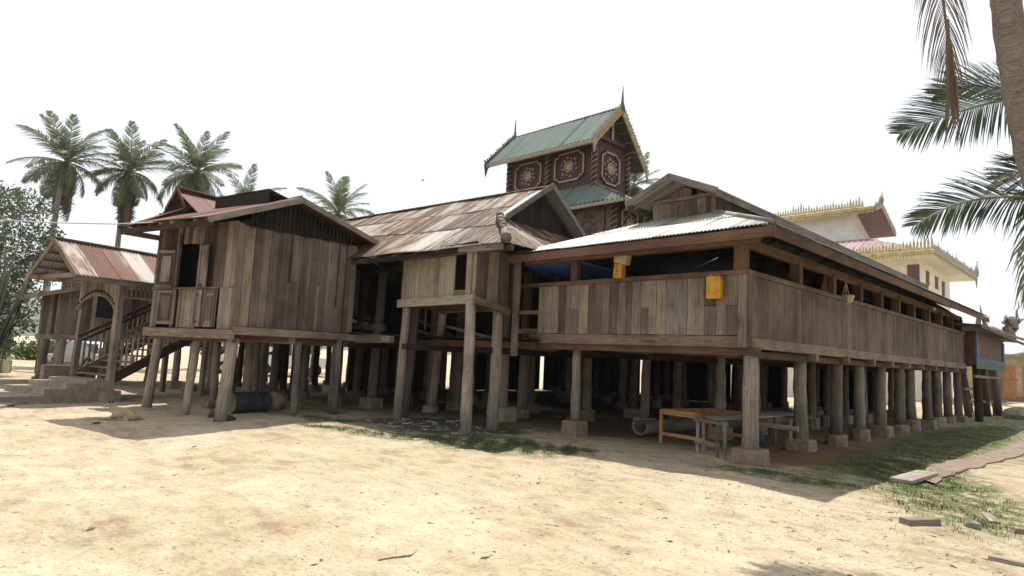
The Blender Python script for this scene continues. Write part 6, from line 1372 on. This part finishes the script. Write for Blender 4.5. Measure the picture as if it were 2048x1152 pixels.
gp_ = [(-8.8, 8.1, 1.7, .8, 10, .30), (-7.6, 8.7, 1.0, .5, 10, .14), (-3.5, 19.0, .8, 8.5, 0, .42), (-3.0, 12.3, .8, 1.5, 15, .16), (-1.9, 10.0, .8, 2.0, 20, .10), (-3.9, 9.7, 1.0, .3, 10, .05), (-13.0, 7.1, .7, .4, 20, .05), (-10.4, 6.8, 1.9, .3, 25, .06), (-9.6, 9.3, .5, .4, 0, .06), (-6, 34, 3, 6, 0, .1)]
scatter('grass', 90000, 'grass_blade', .024, gp_, 'blade', 6)
scatter('dry_grass', 9000, 'dry_grass', .016, gp_+[(-5, 8.4, 2.5, .5, -40, .15), (-2.2, 8.2, 1.5, 1.5, 0, .2)], 'blade', 7)
rg = np.random.default_rng(91); vs = []; B = []
for i in range(80):
    a_r = rg.uniform(0, 6.28); r_ = math.sqrt(rg.uniform()); p = lay((-11.2+1.9*r_*math.cos(a_r), 8.6+1.2*r_*math.sin(a_r))); s = rg.uniform(.02, .11); th = rg.uniform(0, 3.14); d1 = V(math.cos(th), math.sin(th), rg.uniform(-.2, .2)); d2 = V(-math.sin(th), math.cos(th), rg.uniform(-.2, .2)); B.append(obox(p+V(0, 0, .02), nrmz(d1), nrmz(d2), (0, 0, 1), s*rg.uniform(1, 2.6), s*.5, .025))
v, f = joined(B); kind(mkw('rubbish', v, f, 'rubble', None), 'stuff')
# ================================================================== SMOKE in the corner of the hall (kitchen fire) and HAZE
sv = mk('smoke', boxv(-7.0, -4.98, 10.5, 15.2, 3.25, 3.68), BF, None); sv['kind'] = 'stuff'
m = bpy.data.materials.new('smoke'); m.use_nodes = True; t_ = m.node_tree; t_.nodes.clear(); pv_ = t_.nodes.new('ShaderNodeVolumePrincipled'); pv_.inputs['Color'].default_value = (.8, .86, 1, 1)
ns_ = t_.nodes.new('ShaderNodeTexNoise'); ns_.inputs['Scale'].default_value = 1.1; mr_ = t_.nodes.new('ShaderNodeMapRange'); mr_.inputs[1].default_value = .42; mr_.inputs[2].default_value = .7; mr_.inputs[3].default_value = .02; mr_.inputs[4].default_value = .9
t_.links.new(t_.nodes.new('ShaderNodeTexCoord').outputs['Object'], ns_.inputs[0]); t_.links.new(ns_.outputs[0], mr_.inputs[0]); t_.links.new(mr_.outputs[0], pv_.inputs['Density'])
mo = t_.nodes.new('ShaderNodeOutputMaterial'); t_.links.new(pv_.outputs[0], mo.inputs['Volume']); sv.data.materials.append(m)
v = boxv(-2450, 400, -1200, 2300, -9, 190); hz = mk('haze', v, BF, None); hz['kind'] = 'stuff'
m = bpy.data.materials.new('haze_air'); m.use_nodes = True; m.node_tree.nodes.clear(); pv_ = m.node_tree.nodes.new('ShaderNodeVolumePrincipled'); pv_.inputs['Color'].default_value = (.95, .97, 1, 1); pv_.inputs['Density'].default_value = .00028; pv_.inputs['Anisotropy'].default_value = .3
mo = m.node_tree.nodes.new('ShaderNodeOutputMaterial'); m.node_tree.links.new(pv_.outputs[0], mo.inputs['Volume']); hz.data.materials.append(m)
